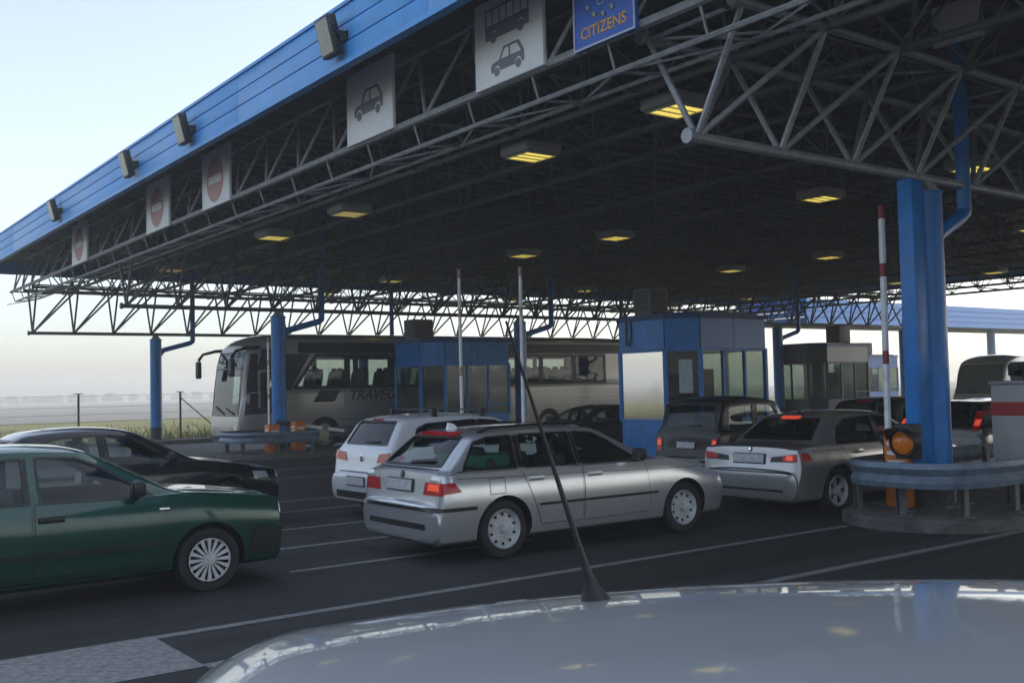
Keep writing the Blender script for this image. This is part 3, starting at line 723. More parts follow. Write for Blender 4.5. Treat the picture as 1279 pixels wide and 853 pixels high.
# amber warning lamp on the near island
root = empty('warning_lamp', (11.82, 7.62, .15), label='round amber warning lamp with black hood left of the nearest blue column', cat='signal lamp')
b = MB(); b.tube((0, 0, 0), (0, 0, .62), .035, 10); b.bx(-.1, .1, -.1, .1, 0, .015); b.build('post', DSTEEL, root)
b = MB(); b.lathe([(0, .22), (.14, .21), (.18, .12), (.185, -.02), (.165, -.02), (.16, .02), (0, .02)], (0, 0, .87), 'X', 28); b.bx(.02, .24, -.13, .13, .66, 1.1, .02); b.build('housing', BLACK, root)
b = MB(); b.lathe([(0, -.065), (.06, -.06), (.11, -.04), (.15, -.002), (.15, .01), (0, .01)], (0, 0, .87), 'X', 28); b.build('lens', AMBON, root)
b = MB()
for k in range(14):
    t = R_(10) + R_(160) * k / 14; t2 = R_(10) + R_(160) * (k + 1) / 14; r0 = .186; L = .24 * max(.25, math.sin((t + t2) / 2))
    A = [(-.02, math.cos(t) * r0, math.sin(t) * r0 + .87), (-.02, math.cos(t2) * r0, math.sin(t2) * r0 + .87), (-.02 - L, math.cos(t2) * r0, math.sin(t2) * r0 + .87), (-.02 - L, math.cos(t) * r0, math.sin(t) * r0 + .87)]
    b.bm.faces.new([b.bm.verts.new(p) for p in A])
bmesh.ops.remove_doubles(b.bm, verts=b.bm.verts, dist=.03 * .01); bmesh.ops.solidify(b.bm, geom=b.bm.faces[:], thickness=.008)
b.build('hood', BLACK, root)

# pale service cabinet with red stripe on the near island
root = empty('service_cabinet', (14.080, 6.92, .15), label='pale grey cabinet with a red stripe behind the guard rail at the right edge', cat='cabinet'); off = Vector((14.080, 6.92, .15))
b = MB(); b.bx(13.400, 14.780, 6.55, 7.3, .72, 1.72, .02); b.build('cabinet_body', PALEBOX, root, off=off)
b = MB(); b.bx(13.530, 14.680, 6.68, 7.2, .15, .718); b.build('plinth', BLACK, root, off=off)
b = MB(); b.bx(13.380, 14.800, 6.53, 7.32, 1.722, 1.77, .012); b.build('lid', mat('cabinet_lid', (.33, .33, .32), .5), root, off=off)
b = MB(); b.bx(13.396, 14.784, 6.546, 7.304, 1.31, 1.49); b.build('red_stripe', REDP, root, off=off)
b = MB(); b.bx(14.080, 14.088, 6.544, 6.55, .76, 1.28); b.build('door_seam', BLACK, root, off=off)
b = MB(); b.bx(13.630, 14.430, 6.7, 7.15, 1.772, 2.02, .02)
tag(b.build('grey_box', mat('grey_meter_box', (.17, .165, .16), .6, noise=.2)), 'small grey box lying on the striped cabinet', 'box')
root = empty('camera_head', (13.530, 6.9, 1.772), label='black camera rig with cables standing on the striped cabinet', cat='camera')
b = MB(); b.tube((0, 0, 0), (0, 0, .12), .015, 8); b.bx(-.16, .08, -.06, .06, .12, .24, .02); b.bx(-.1, .14, .07, .17, .06, .22, .02); b.bx(-.04, .06, -.19, -.08, .1, .3, .02); b.build('body', BLACK, root)
b = MB(); b.lathe([(0, -.22), (.045, -.22), (.045, -.15), (0, -.15)], (0, 0, .18), 'X', 16); b.build('lens_barrel', TRIM, root)
b = MB(); b.path([(.1, 0, .1), (.2, -.05, .2), (.25, .0, .1), (.3, .03, .0)], .012, 6); b.path([(-.05, -.12, .1), (-.12, -.2, .05), (-.02, -.22, .0)], .01, 6); b.build('cable', BLACK, root)
root = empty('beacon', (13.980, 6.95, 2.022), label='dark cylinder beacon standing on the grey box', cat='beacon')
b = MB(); b.lathe([(0, 0), (.085, 0), (.085, .30), (.1, .31), (.1, .36), (.07, .40), (0, .41)], (0, 0, 0), 'Z', 20); b.build('cylinder', mat('beacon_dark', (.06, .06, .07), .35), root)

# ------------------------------------------------------------------ second canopy beyond, its long fascia facing the camera
c2 = empty('far_canopy', (62, 45, 0), label='second flat canopy with pale blue fascia beyond the end of the lattice roof', cat='canopy'); off = Vector((62, 45, 0))
b = MB(); b.bx(49.6, 92, 37.9, 43, 5.25, 5.4); b.bx(49.6, 92, 37.9, 43, 6.3, 6.4); b.build('roof_deck', mat('far_roof', (.25, .25, .25), .7), c2, off=off, smooth=False)
b = MB()
for k in range(4): b.bx(49.5, 92, 37.78, 37.88, 5.2 + .36 * k, 5.2 + .36 * (k + 1) - .03)
for k in range(4): b.bx(49.38, 49.5, 37.9, 43, 5.2 + .36 * k, 5.2 + .36 * (k + 1) - .03)
b.bx(49.52, 92, 37.89, 37.95, 5.2, 6.6); b.build('fascia', mat('far_fascia', (.06, .22, .55), .45), c2, off=off, smooth=False)
for u in (54, 72, 88):
    for v in (39.0,):
        b = MB(); b.lathe([(0, 0), (.28, 0), (.28, 5.25), (0, 5.25)], (u, v, 0), 'Z', 18); b.build('column', mat('far_column', (.12, .2, .3), .5), c2, off=off)

# ------------------------------------------------------------------ unseen building added behind the camera to darken reflections in cars and glass
root = empty('added_reflection_block', (-26, 10, 0), label='added grey building out of view behind the photographer, darkening reflections', cat='building'); off = Vector((-26, 10, 0))
b = MB(); b.bx(-32, -22, -30, 46, 0, 7.2); b.build('wall', mat('added_block_render', (.22, .21, .20), .9, noise=.1, scale=2), root, off=off, smooth=False)
b = MB(); b.bx(-32.4, -21.5, -30.4, 46.4, 7.2, 7.6); b.build('roof', mat('added_block_roof', (.08, .08, .085), .8), root, off=off, smooth=False)
for k in range(18):
    for z in (1.0, 4.3):
        y = -28 + 4.15 * k; b = MB(); b.bx(-22, -21.94, y, y + 2.6, z, z + 1.7); f = b.build('window', mat('added_block_frame', (.3, .3, .3), .5), root, off=off, smooth=False)
        b = MB(); b.bx(-21.938, -21.93, y + .08, y + 2.52, z + .08, z + 1.62); b.build('pane', mat('added_block_glass', (.02, .025, .03), .08), f, off=off, smooth=False)

# ------------------------------------------------------------------ field fence
fen = empty('field_fence', (14.83, 43.5, 0), label='thin wire fence on grey posts along the misty field', cat='fence'); off = Vector((14.83, 43.5, 0))
FEN = mat('fence_post', (.10, .10, .095), .8, noise=.2)
for k in range(-8, 9):
    x = 14.83 + 4.09 * k
    b = MB(); b.bx(x - .035, x + .035, 43.465, 43.535, -.02, 1.98); b.bx(x - .18, x + .18, 43.48, 43.52, 1.97, 2.0)
    if k in (0, 6, -6): b.tube((x, 43.5, 1.75), (x + 2.0, 43.5, .0), .025, 6)
    b.build('post', FEN, fen, off=off, smooth=False)
b = MB()
for z in (.25, .55, .85, 1.15, 1.45, 1.9): b.tube((14.83 - 33, 43.46, z), (14.83 + 33, 43.46, z), .006, 4)
b.build('wire', mat('fence_wire', (.2, .2, .2), .6), fen, off=off)

# rough grass along the verge (nobody could count it)
b = MB(); rnd = random.Random(3)
for i in range(9000):
    x = rnd.uniform(-22, 40); y = 41.0 + abs(rnd.gauss(0, 9)); h = rnd.uniform(.08, .32) * (1.3 if rnd.random() < .2 else 1); a = rnd.uniform(0, PI); dx, dy = math.cos(a) * .05, math.sin(a) * .05
    b.bm.faces.new([b.bm.verts.new(p) for p in ((x - dx, y - dy, -.03), (x + dx, y + dy, -.03), (x + rnd.uniform(-.15, .15), y + rnd.uniform(-.1, .1), h))])
g = link_bm(b.bm, 'verge_grass', mat('verge_grass_blades', (.12, .15, .045), .9, col2=(.28, .25, .12), scale=.25), smooth=False, recalc=False); g['kind'] = 'stuff'

# far tree line dissolving in the fog
b = MB(); rnd = random.Random(5)
def blob(c, r):
    q = bmesh.ops.create_icosphere(b.bm, subdivisions=2, radius=r, matrix=Matrix.Translation(c) @ Matrix.Diagonal((1.2, 1, rnd.uniform(.7, 1.2), 1)))
    for v in q['verts']: v.co += Vector((rnd.uniform(-1, 1), rnd.uniform(-1, 1), rnd.uniform(-1, 1))) * r * .22
for i in range(260):
    x = -170 + i * 2.6 + rnd.uniform(-2, 2); r = rnd.uniform(1.2, 1.9)
    blob(Vector((x, 445 + rnd.uniform(-8, 8), r * .8)), min(r, 4.0))
g = link_bm(b.bm, 'far_wood', mat('far_foliage', (.05, .06, .035), 1.), smooth=False); g['kind'] = 'stuff'

# ------------------------------------------------------------------ morning haze
b = MB(); b.bx(-470, 470, -470, 470, -1.0, 9.6)
hm = bpy.data.materials.new('morning_haze'); hm.use_nodes = True; hn = hm.node_tree; hn.nodes.clear()
ho = hn.nodes.new("ShaderNodeOutputMaterial"); hv = hn.nodes.new("ShaderNodeVolumePrincipled")
hv.inputs['Color'].default_value = (1, .995, .98, 1); hv.inputs['Density'].default_value = .0025; hv.inputs['Anisotropy'].default_value = .1
hn.links.new(hv.outputs[0], ho.inputs['Volume'])
HAZE = b.build('haze', hm, smooth=False); HAZE['kind'] = 'stuff'; HAZE.display_type = 'WIRE'

# ================================================================== vehicles
def pchip(xs, ys, q):
    n = len(xs); h = [xs[i + 1] - xs[i] for i in range(n - 1)]; d = [(ys[i + 1] - ys[i]) / h[i] for i in range(n - 1)]
    m = [0.] * n; m[0] = d[0]; m[-1] = d[-1]
    for i in range(1, n - 1):
        if d[i - 1] * d[i] <= 0: m[i] = 0
        else:
            w1, w2 = 2 * h[i] + h[i - 1], h[i] + 2 * h[i - 1]; m[i] = (w1 + w2) / (w1 / d[i - 1] + w2 / d[i])
    out = []
    j = 0
    for x in q:
        while j < n - 2 and x > xs[j + 1]: j += 1
        t = (x - xs[j]) / h[j]; t = min(1, max(0, t))
        out.append((1 + 2 * t) * (1 - t) ** 2 * ys[j] + t * (1 - t) ** 2 * h[j] * m[j] + t * t * (3 - 2 * t) * ys[j + 1] + t * t * (t - 1) * h[j] * m[j + 1])
    return out

def stations(P):
    """side and plan profile of a car -> list of (x, zbot, wSill, wMid, wBelt, zBelt, wRail, zRail, zTop)"""
    g = P.get; W, H, zb, bz = P['W'], P['H'], g('zb', .20), g('bump_z', .62)
    xr, xf = -P['roh'], P['wb'] + P['foh']; belt = P['belt']; Wr = g('Wr', W * .70); wbx = g('wbx', .94)
    rwbx, rwbz = P['rwb']; rwtx, rwtz = P['rwt']; wtx, wtz = P['wst']; wbx2, wbz = P['wsb']; hz = P['hood']
    S = []
    def st(x, k, zt, zbo=0., wr=None, zr=None, bl=None):
        bl = min(belt, zt - .035) if bl is None else bl
        S.append((x, zb + zbo, W * .93 * k, W * k, W * wbx * k, bl, (wr if wr is not None else W * .82 * k), (zt - .028 if zr is None else zr), zt))
    rk = g('rear_k', .78)
    ld = g('ld', .15)
    st(xr, rk, bz - .02, .10, bl=bz - .07); st(xr + ld * .13, rk + (1 - rk) * .45, bz, .05, bl=bz - .05); st(xr + ld * .45, rk + (1 - rk) * .75, bz + .012, .03, bl=bz - .04)
    st(xr + ld * .86, .95, bz + .025, .02, bl=bz - .025)
    lx, lz = P['lip']                       # top of the tail face
    st(xr + ld, .958, bz + .07, .02); st(xr + ld + (lx - xr - ld) * .5, .968, bz + (lz - bz) * .6, .01); st(lx, .975, lz - .012); 
    if rwbx - lx > .15: st(lx + .05, .98, lz + .004); st((lx + rwbx) / 2, .99, (lz + rwbz) / 2 + .008)
    st(rwbx, .99 if rwbx < .1 else 1, rwbz, wr=W * .80, zr=rwbz - .035)
    for t, bulge in ((.33, .02), (.66, .022)):
        st(rwbx + (rwtx - rwbx) * t, .995, rwbz + (rwtz - rwbz) * t + bulge * g('rbulge', 1), wr=W * .80 + (Wr - W * .80) * t, zr=rwbz + (rwtz - rwbz) * t - .035, bl=belt)
    st(rwtx, 1, rwtz, wr=Wr * .99, zr=rwtz - .05, bl=belt)
    st(rwtx + .13, 1, rwtz + (H - rwtz) * .5, wr=Wr, zr=rwtz + (H - rwtz) * .5 - .05, bl=belt)
    xm = (rwtx + wtx) / 2 + g('peak', .0)
    st(xm, 1, H, wr=Wr, zr=H - .055, bl=belt)
    st(wtx - .15, 1, wtz + .03, wr=Wr, zr=wtz - .02, bl=belt); st(wtx, 1, wtz, wr=Wr * 1.0, zr=wtz - .045, bl=belt)
    for t, bulge in ((.33, .022), (.66, .022)):
        st(wtx + (wbx2 - wtx) * t, 1, wtz + (wbz - wtz) * t + bulge, wr=Wr + (W * .80 - Wr) * t, zr=wtz + (wbz - wtz) * t - .04, bl=belt - .005)
    st(wbx2, 1, wbz, wr=W * .84, zr=wbz - .03); st(wbx2 + .10, 1, wbz - .02)
    nx, nz = P['nose']
    st((wbx2 + nx) / 2, .995, (wbz + nz) / 2 + hz); st(nx - .25, .975, nz + .05); st(nx, .94, nz)
    st(nx + (xf - nx) * .45, .90, bz + (nz - bz) * .55, .02); st(xf - .09, .88, bz + .015, .03, bl=bz - .03); st(xf - .03, .79, bz - .01, .06, bl=bz - .06); st(xf, .68, bz - .04, .10, bl=bz - .10)
    return S

def loft(S, inset=None, nx=.07, clip=None):
    cols = list(zip(*S)); xs = cols[0]; q = []
    for a, b_ in zip(xs, xs[1:]):
        k = max(1, math.ceil((b_ - a) / nx)); q += [a + (b_ - a) * i / k for i in range(k)]
    q.append(xs[-1])
    if clip: q = [clip[0] + (clip[1] - clip[0]) * i / 24 for i in range(25)]
    C = [pchip(xs, c, q) for c in cols[1:]]
    bm = bmesh.new(); rings = []
    for i, x in enumerate(q):
        zb, ws, wm, wb, zB, wr, zr, zt = [c[i] for c in C]
        if inset:
            ws, wm, wb, wr = ws - inset, wm - inset, wb - inset, wr - inset * .8; zt -= inset * .8; zr -= inset * .8; zb = max(zb, .36)
            zr = max(zr, zb + .12); zt = max(zt, zr + .02); zB = min(zB, zr - .05)
        zm = zb + (zB - zb) * .58
        key = [(0, zb), (ws * .85, zb), (ws, zb + .045), (wm - (wm - ws) * .35, zb + (zm - zb) * .5), (wm, zm), (wm - (wm - wb) * .3, zm + (zB - zm) * .6), (wb + .006, zB - .022), (wb, zB), (wb - .016, zB + .005), (wr, zr), (wr * .80, zr + (zt - zr) * .52), (wr * .45, zr + (zt - zr) * .87), (0, zt)]
        t = [0.]
        for a, b_ in zip(key, key[1:]): t.append(t[-1] + max(1e-4, math.hypot(b_[0] - a[0], b_[1] - a[1])))
        tt = []
        sub = [3, 2, 2, 2, 3, 2, 1, 1, 7, 2, 3, 4]
        for (a, b_), s in zip(zip(t, t[1:]), sub): tt += [a + (b_ - a) * k / s for k in range(s)]
        tt.append(t[-1])
        ys = pchip(t, [k[0] for k in key], tt); zs = pchip(t, [k[1] for k in key], tt)
        half = list(zip(ys, zs))
        ring = [bm.verts.new((x, y, z)) for y, z in half] + [bm.verts.new((x, -y, z)) for y, z in half[-2:0:-1]]
        rings.append(ring)
    n = len(rings[0])
    for a, b_ in zip(rings, rings[1:]):
        for k in range(n): bm.faces.new((a[k], a[(k + 1) % n], b_[(k + 1) % n], b_[k]))
    hn = n // 2
    for ring in (rings[0], rings[-1]):      # end caps as strips between left and right
        for k in range(hn):
            va = [ring[k], ring[k + 1], ring[(n - k - 1) % n], ring[(n - k) % n]]
            va = list(dict.fromkeys(va))
            if len(va) >= 3:
                try: bm.faces.new(va)
                except ValueError: pass
    bmesh.ops.recalc_face_normals(bm, faces=bm.faces)
    return bm

def resample(pts, n):
    pts = [Vector((*p, 0)) for p in pts]; L = [0.]
    for a, b_ in zip(pts, pts[1:]): L.append(L[-1] + (b_ - a).length)
    if L[-1] < 1e-9: return [pts[0].xy] * (n + 1)
    out = []
    for i in range(n + 1):
        s = L[-1] * i / n; j = 0
        while j < len(L) - 2 and s > L[j + 1]: j += 1
        d = L[j + 1] - L[j]; out.append(pts[j].lerp(pts[j + 1], (s - L[j]) / d if d > 1e-9 else 0).xy)
    return out

class Shell:
    """projects 2D outlines on to a body surface"""
    def __init__(s, bm): s.t = BVHTree.FromBMesh(bm)
    def hit(s, a, b_, pl, sg=1):
        if pl == 'side': o, d = Vector((a, 3 * sg, b_)), Vector((0, -sg, 0))
        elif pl == 'rear': o, d = Vector((-12, a, b_)), Vector((1, 0, 0))
        elif pl == 'front': o, d = Vector((12, a, b_)), Vector((-1, 0, 0))
        else: o, d = Vector((a, b_, 5)), Vector((0, 0, -1))
        p, n, i, _ = s.t.ray_cast(o, d)
        if p is None:
            q = o + d * (3 if pl == 'side' else 9)
            if pl == 'side': q.y = .8 * sg
            elif pl == 'rear': q.x = -.66
            elif pl == 'front': q.x = 3.2
            p, n, i, _ = s.t.find_nearest(q)
        if n.dot(d) > 0: n = -n
        return p, n
    def patch(s, lo, up, pl, sg=1, off=.003, th=.0, nu=12, nv=6, bm=None):
        lo, up = resample(lo, nu), resample(up, nu); bm = bm or bmesh.new(); G = []; H = []; NS = []
        for i in range(nu + 1):
            cg, ch = [], []
            for j in range(nv + 1):
                c = lo[i].lerp(up[i], j / nv); p, n = s.hit(c.x, c.y, pl, sg); NS.append(n)
                cg.append(bm.verts.new(p + n * off))
                if th: ch.append(bm.verts.new(p + n * (off - th)))
            G.append(cg); H.append(ch)
        fs = []
        for i in range(nu):
            for j in range(nv):
                fs.append(bm.faces.new((G[i][j], G[i + 1][j], G[i + 1][j + 1], G[i][j + 1])))
                if th: fs.append(bm.faces.new((H[i][j], H[i][j + 1], H[i + 1][j + 1], H[i + 1][j])))
        if th:
            for i in range(nu):
                bm.faces.new((G[i][0], H[i][0], H[i + 1][0], G[i + 1][0])); bm.faces.new((G[i][nv], G[i + 1][nv], H[i + 1][nv], H[i][nv]))
            for j in range(nv):
                bm.faces.new((G[0][j], G[0][j + 1], H[0][j + 1], H[0][j])); bm.faces.new((G[nu][j], H[nu][j], H[nu][j + 1], G[nu][j + 1]))
        if th: bmesh.ops.recalc_face_normals(bm, faces=bm.faces)
        else:
            an = sum(NS, Vector()); bm.normal_update()
            if sum((f.normal * f.calc_area() for f in fs), Vector()).dot(an) < 0: bmesh.ops.reverse_faces(bm, faces=fs)
        bmesh.ops.remove_doubles(bm, verts=bm.verts, dist=1e-5)
        return bm
    def ribbon(s, pts, w, pl, sg=1, off=.002, bm=None, step=.05, closed=False, th=0.):
        bm = bm or bmesh.new()
        if closed: pts = list(pts) + [pts[0]]
        n = max(2, int(sum(math.hypot(b_[0] - a[0], b_[1] - a[1]) for a, b_ in zip(pts, pts[1:])) / step))
        P = resample(pts, n); prev = None; first = None
        for i, p in enumerate(P):
            a = P[max(0, i - 1)] if not (closed and i == 0) else P[-2]; c = P[min(n, i + 1)] if not (closed and i == n) else P[1]
            d = (c - a); d = d.normalized() if d.length > 1e-9 else Vector((1, 0)); nn = Vector((-d.y, d.x)) * w / 2
            r = []
            for q in (p - nn, p + nn):
                h, m = s.hit(q.x, q.y, pl, sg); r.append(bm.verts.new(h + m * off))
                if th: r.append(bm.verts.new(h + m * (off + th)))
            if prev:
                if th: bm.faces.new((prev[1], prev[3], r[3], r[1])); bm.faces.new((prev[0], prev[1], r[1], r[0])); bm.faces.new((prev[3], prev[2], r[2], r[3]))
                else: bm.faces.new((prev[0], prev[1], r[1], r[0]))
            prev = r
        return bm

def outline(lo, up):
    o = list(lo) + list(up)[::-1]; r = []
    for p in o:
        if not r or math.hypot(p[0] - r[-1][0], p[1] - r[-1][1]) > 1e-4: r.append(p)
    if math.hypot(r[0][0] - r[-1][0], r[0][1] - r[-1][1]) < 1e-4: r.pop()
    return r
def grow(lo, up, k):
    o = outline(lo, up); cx = sum(p[0] for p in o) / len(o); cz = sum(p[1] for p in o) / len(o)
    f = lambda p: (p[0] + (k if p[0] > cx else -k), p[1] + (k if p[1] > cz else -k))
    return [f(p) for p in lo], [f(p) for p in up]
def boolean(o, cut, m=None):
    cut.parent = o.parent
    md = o.modifiers.new('b', 'BOOLEAN'); md.operation = 'DIFFERENCE'; md.object = cut; md.solver = 'EXACT'; md.use_self = False; md.use_hole_tolerant = True
    try: md.material_mode = 'TRANSFER'
    except Exception: pass
    dg = bpy.context.evaluated_depsgraph_get(); me = bpy.data.meshes.new_from_object(o.evaluated_get(dg))
    o.modifiers.clear(); old = o.data; o.data = me; bpy.data.meshes.remove(old)
    bpy.data.objects.remove(cut)

def wheel_parts(R, w, style, root, x, y):
    """tyre with a rim; style of the wheel cover as in the photograph"""
    sg = 1 if y > 0 else -1
    b = MB(); h = w / 2; rr = R * .66
    prof = [(rr, -h * .8), (rr + .02, -h * .95), (R * .86, -h * 1.04), (R * .95, -h * .95), (R * .99, -h * .72), (R, -h * .4), (R, h * .4), (R * .99, h * .72), (R * .95, h * .95), (R * .86, h * 1.04), (rr + .02, h * .95), (rr, h * .8), (rr, -h * .8)]
    b.lathe(prof, (0, 0, 0), 'Y', 40)
    for v in b.bm.verts: v.co.z = max(v.co.z, -R * .985)
    ty = b.build('wheel', RUBBER, root); ty.location = (x, y, R * .985)
    b = MB(); o = h * .82 * sg
    b.lathe([(0, -.02 * sg + o), (rr * .8, -.03 * sg + o), (rr * .97, -.0 * sg + o), (rr * 1.0, .02 * sg + o), (rr * 1.03, .01 * sg + o), (rr * 1.02, -.06 * sg + o), (0, -.06 * sg + o)], (0, 0, 0), 'Y', 40)
    if style == 'dish': b.lathe([(0, .0 + o), (.06, 0 + o), (.07, -.02 * sg + o)], (0, 0, 0), 'Y', 20)
    rim = b.build('rim', ALLOY if style != 'spoke' else DALLOY, ty)
    f = lambda p, q, d: Vector((p, d, q))
    b = MB()
    if style == 'spoke':      # many slim spokes and a bright ring
        for k in range(16):
            t = 2 * PI * k / 16; c, s_ = math.cos(t), math.sin(t)
            pts = [(c * p - s_ * q, s_ * p + c * q) for p, q in ((.045, -.008), (rr * .95, -.019), (rr * .95, .019), (.045, .008))]
            b.prism(pts, f, o - .02 * sg, o + .018 * sg)
        b.lathe([(rr * .93, o), (rr * .94, o + .024 * sg), (rr * .995, o + .024 * sg), (rr, o)], (0, 0, 0), 'Y', 40)
        b.lathe([(0, o + .026 * sg), (.05, o + .024 * sg), (.06, o), (0, o)], (0, 0, 0), 'Y', 20)
        b.build('wheel_cover', ALLOY, ty)
    elif style == 'holes':    # ring of dark holes round a raised hub
        for k in range(10):
            t = 2 * PI * (k + .5) / 10; c, s_ = math.cos(t), math.sin(t)
            pts = [(c * p - s_ * q, s_ * p + c * q) for p, q in ((rr * .68, -.007), (rr * .72, -.014), (rr * .80, -.015), (rr * .84, -.008), (rr * .84, .008), (rr * .80, .015), (rr * .72, .014), (rr * .68, .007))]
            b.prism(pts, f, o - .05 * sg, o - .017 * sg)
        b.build('rim_holes', DALLOY, ty)
        b = MB(); b.lathe([(0, o + .018 * sg), (.035, o + .016 * sg), (.05, o - .01 * sg)], (0, 0, 0), 'Y', 20); b.build('hub_cap', ALLOY, ty)
    else:
        for k in range(5):
            t = 2 * PI * k / 5; c, s_ = math.cos(t), math.sin(t)
            pts = [(c * p - s_ * q, s_ * p + c * q) for p, q in ((rr * .38, -.010), (rr * .82, -.036), (rr * .82, .036), (rr * .38, .010))]
            b.prism(pts, f, o - .05 * sg, o - .0185 * sg)
        b.build('rim_holes', DALLOY, ty)
    return ty

def seats(root, xs, W, zs=.32, zh=1.16, bench=None):
    def seat(x, y, w_, name='seat'):
        b = MB(); rot = Matrix.Rotation(R_(-14), 3, 'Y')
        b.box((x + .12, y, zs + .1), (.5, w_, .16), None, .04); b.box((x - .20, y, (zs + .12 + zh - .18) / 2 + .02), (.13, w_, zh - .2 - zs), rot, .05)
        if w_ < .8: b.box((x - .32, y, zh - .03), (.09, .27, .17), rot, .04)
        else:
            for yy in (-.38, .38): b.box((x - .34, y + yy, zh - .06), (.08, .24, .13), rot, .035)
        b.build(name, SEAT, root)
    for x in xs:
        for y in (-.36, .36): seat(x, y, .5)
    if bench is not None: seat(bench, 0, 1.15, 'rear_seat')

def ranges(x0, x1, k): return [x0 + (x1 - x0) * i / (k - 1) for i in range(k)]

def vehicle(name, label, cat, loc, rz, P, group=None):
    g = P.get
    root = empty(name, loc, rz, label=label, cat=cat, group=group)
    S = g('S') or stations(P); bm = loft(S, nx=g('nx', .07)); sh = Shell(bm)
    Rw = P['R']; W = P['W']
    body = link_bm(bm, 'body', [P['paint'], WELL], root, smooth=False)
    # hollow cabin
    c0, c1 = P['cabin']
    ib = loft(S, inset=g('wall', .06), clip=(c0, c1)); io = link_bm(ib, 'cut', [WELL], smooth=False); boolean(body, io)
    # wheel wells
    b = MB()
    for x in P['axles']:
        for sg in (1, -1):
            b.lathe([(0, sg * (W - g('well', .30))), (Rw + .045, sg * (W - g('well', .30))), (Rw + .045, sg * (W + .2)), (0, sg * (W + .2))], (x, 0, Rw), 'Y', 44)
    bmesh.ops.recalc_face_normals(b.bm, faces=b.bm.faces); boolean(body, link_bm(b.bm, 'cut', [WELL], smooth=False))
    # window openings
    b = MB()
    for (lo, up) in P['side_win']: b.prism(outline(lo, up), lambda p, q, d: Vector((p, d, q)), -W - .3, W + .3)
    if g('ws'): b.prism(outline(*P['ws']), (lambda p, q, d: Vector((p, q, d))) if g('ws_plane', 'top') == 'top' else (lambda p, q, d: Vector((d, p, q))), *P['ws_cut'])
    if g('rw'): b.prism(outline(*P['rw']), lambda p, q, d: Vector((d, p, q)), *P['rw_cut'])
    bmesh.ops.recalc_face_normals(b.bm, faces=b.bm.faces); boolean(body, link_bm(b.bm, 'cut', [WELL], smooth=False))
    me = body.data; me.polygons.foreach_set('use_smooth', [True] * len(me.polygons)); me.set_sharp_from_angle(angle=R_(28))
    # glass
    GL = g('glass', GL_CAR)
    for (lo, up) in P['side_win']:
        for sg in (1, -1): link_bm(sh.patch(*grow(lo, up, .004), 'side', sg, off=-.010), 'side_window', g('glass_side', GL), root, recalc=False)
    if g('ws'): link_bm(sh.patch(*P['ws'], g('ws_plane', 'top'), off=-.008, nu=16, nv=10), 'windscreen', g('glass_ws', GL), root, recalc=False)
    if g('rw'): link_bm(sh.patch(*P['rw'], 'rear', off=-.008, nu=16, nv=10), 'rear_window', g('glass_rear', GL), root, recalc=False)
    # dark seals round the openings
    bm2 = bmesh.new(); tw = g('trim_w', .022)
    for (lo, up) in P['side_win']:
        for sg in (1, -1): sh.ribbon(outline(lo, up), tw, 'side', sg, .003, bm2, closed=True, step=.03)
    if g('ws'): sh.ribbon(outline(*P['ws']), .03, g('ws_plane', 'top'), 1, .003, bm2, closed=True, step=.04)
    if g('rw'): sh.ribbon(outline(*P['rw']), .028, 'rear', 1, .003, bm2, closed=True, step=.04)
    link_bm(bm2, 'window_seal', TRIM, root, recalc=False)
    for (lo, up) in g('black_panels', []):
        for sg in (1, -1): link_bm(sh.patch(lo, up, 'side', sg, off=.004, nu=3, nv=6), 'pillar_trim', TRIM, root, recalc=False)
    # doors: raised skins over dark gaps
    for (lo, up, hx, hz) in g('doors', []):
        for sg in (1, -1):
            link_bm(sh.ribbon(outline(lo, up), .016, 'side', sg, .0012, None, closed=True, step=.03), 'door_gap', TRIM, root, recalc=False)
            d = link_bm(sh.patch(lo, up, 'side', sg, off=.004, th=.003, nu=18, nv=12), 'door', P['paint'], root, recalc=False)
            if hx:
                p, n = sh.hit(hx, hz, 'side', sg)
                b = MB(); b.box(p + n * .022, (.20, .022, .032), None, .008); b.box(p + n * .01, (.21, .012, .055), None, .004)
                b.build('handle', g('handle_mat', P['paint']), d)
    for (pts, wd, mm, nm, th) in g('side_strips', []):
        for sg in (1, -1): link_bm(sh.ribbon(pts, wd, 'side', sg, .004, None, th=th), nm, mm, root, recalc=False)
    for (pts, wd, mm, nm, th, pl) in g('end_strips', []): link_bm(sh.ribbon(pts, wd, pl, 1, .004, None, th=th, step=.04), nm, mm, root, recalc=False)
    for (lo, up, pl, mm, nm, th) in g('patches', []):
        sides = (1, -1) if pl == 'side' else (0,)
        for sg in sides: link_bm(sh.patch(lo, up, pl, sg or 1, off=th, th=th + .002, nu=10, nv=6), nm, mm, root, recalc=False)
    for (lo, up, pl, mm, nm, th) in g('mirror_patches', []):       # one on each half (y and -y)
        for sg in (1, -1):
            l2, u2 = ([(a * sg, c) for a, c in lo], [(a * sg, c) for a, c in up]) if pl != 'side' else (lo, up)
            link_bm(sh.patch(l2, u2, pl, sg if pl == 'side' else 1, off=th, th=th + .002, nu=8, nv=5), nm, mm if not isinstance(mm, tuple) else mm[0 if sg > 0 else 1], root, recalc=False)
    # door mirrors
    if g('mirror'):
        mx, mz, mm = P['mirror']
        for sg in (1, -1):
            p, n = sh.hit(mx, mz, 'side', sg); b = MB()
            b.box(p + Vector((.0, sg * .05, -.02)), (.07, .12, .05), None, .015)
            b.box(p + Vector((-.0, sg * .15, .045)), (.12, .20, .145), Matrix.Rotation(R_(10 * sg), 3, 'Z'), .045)
            o = b.build('door_mirror', mm, root)
            b = MB(); b.box(p + Vector((-.064, sg * .155, .045)), (.006, .155, .10), Matrix.Rotation(R_(10 * sg), 3, 'Z')); b.build('mirror_glass', MIRRORG, o)
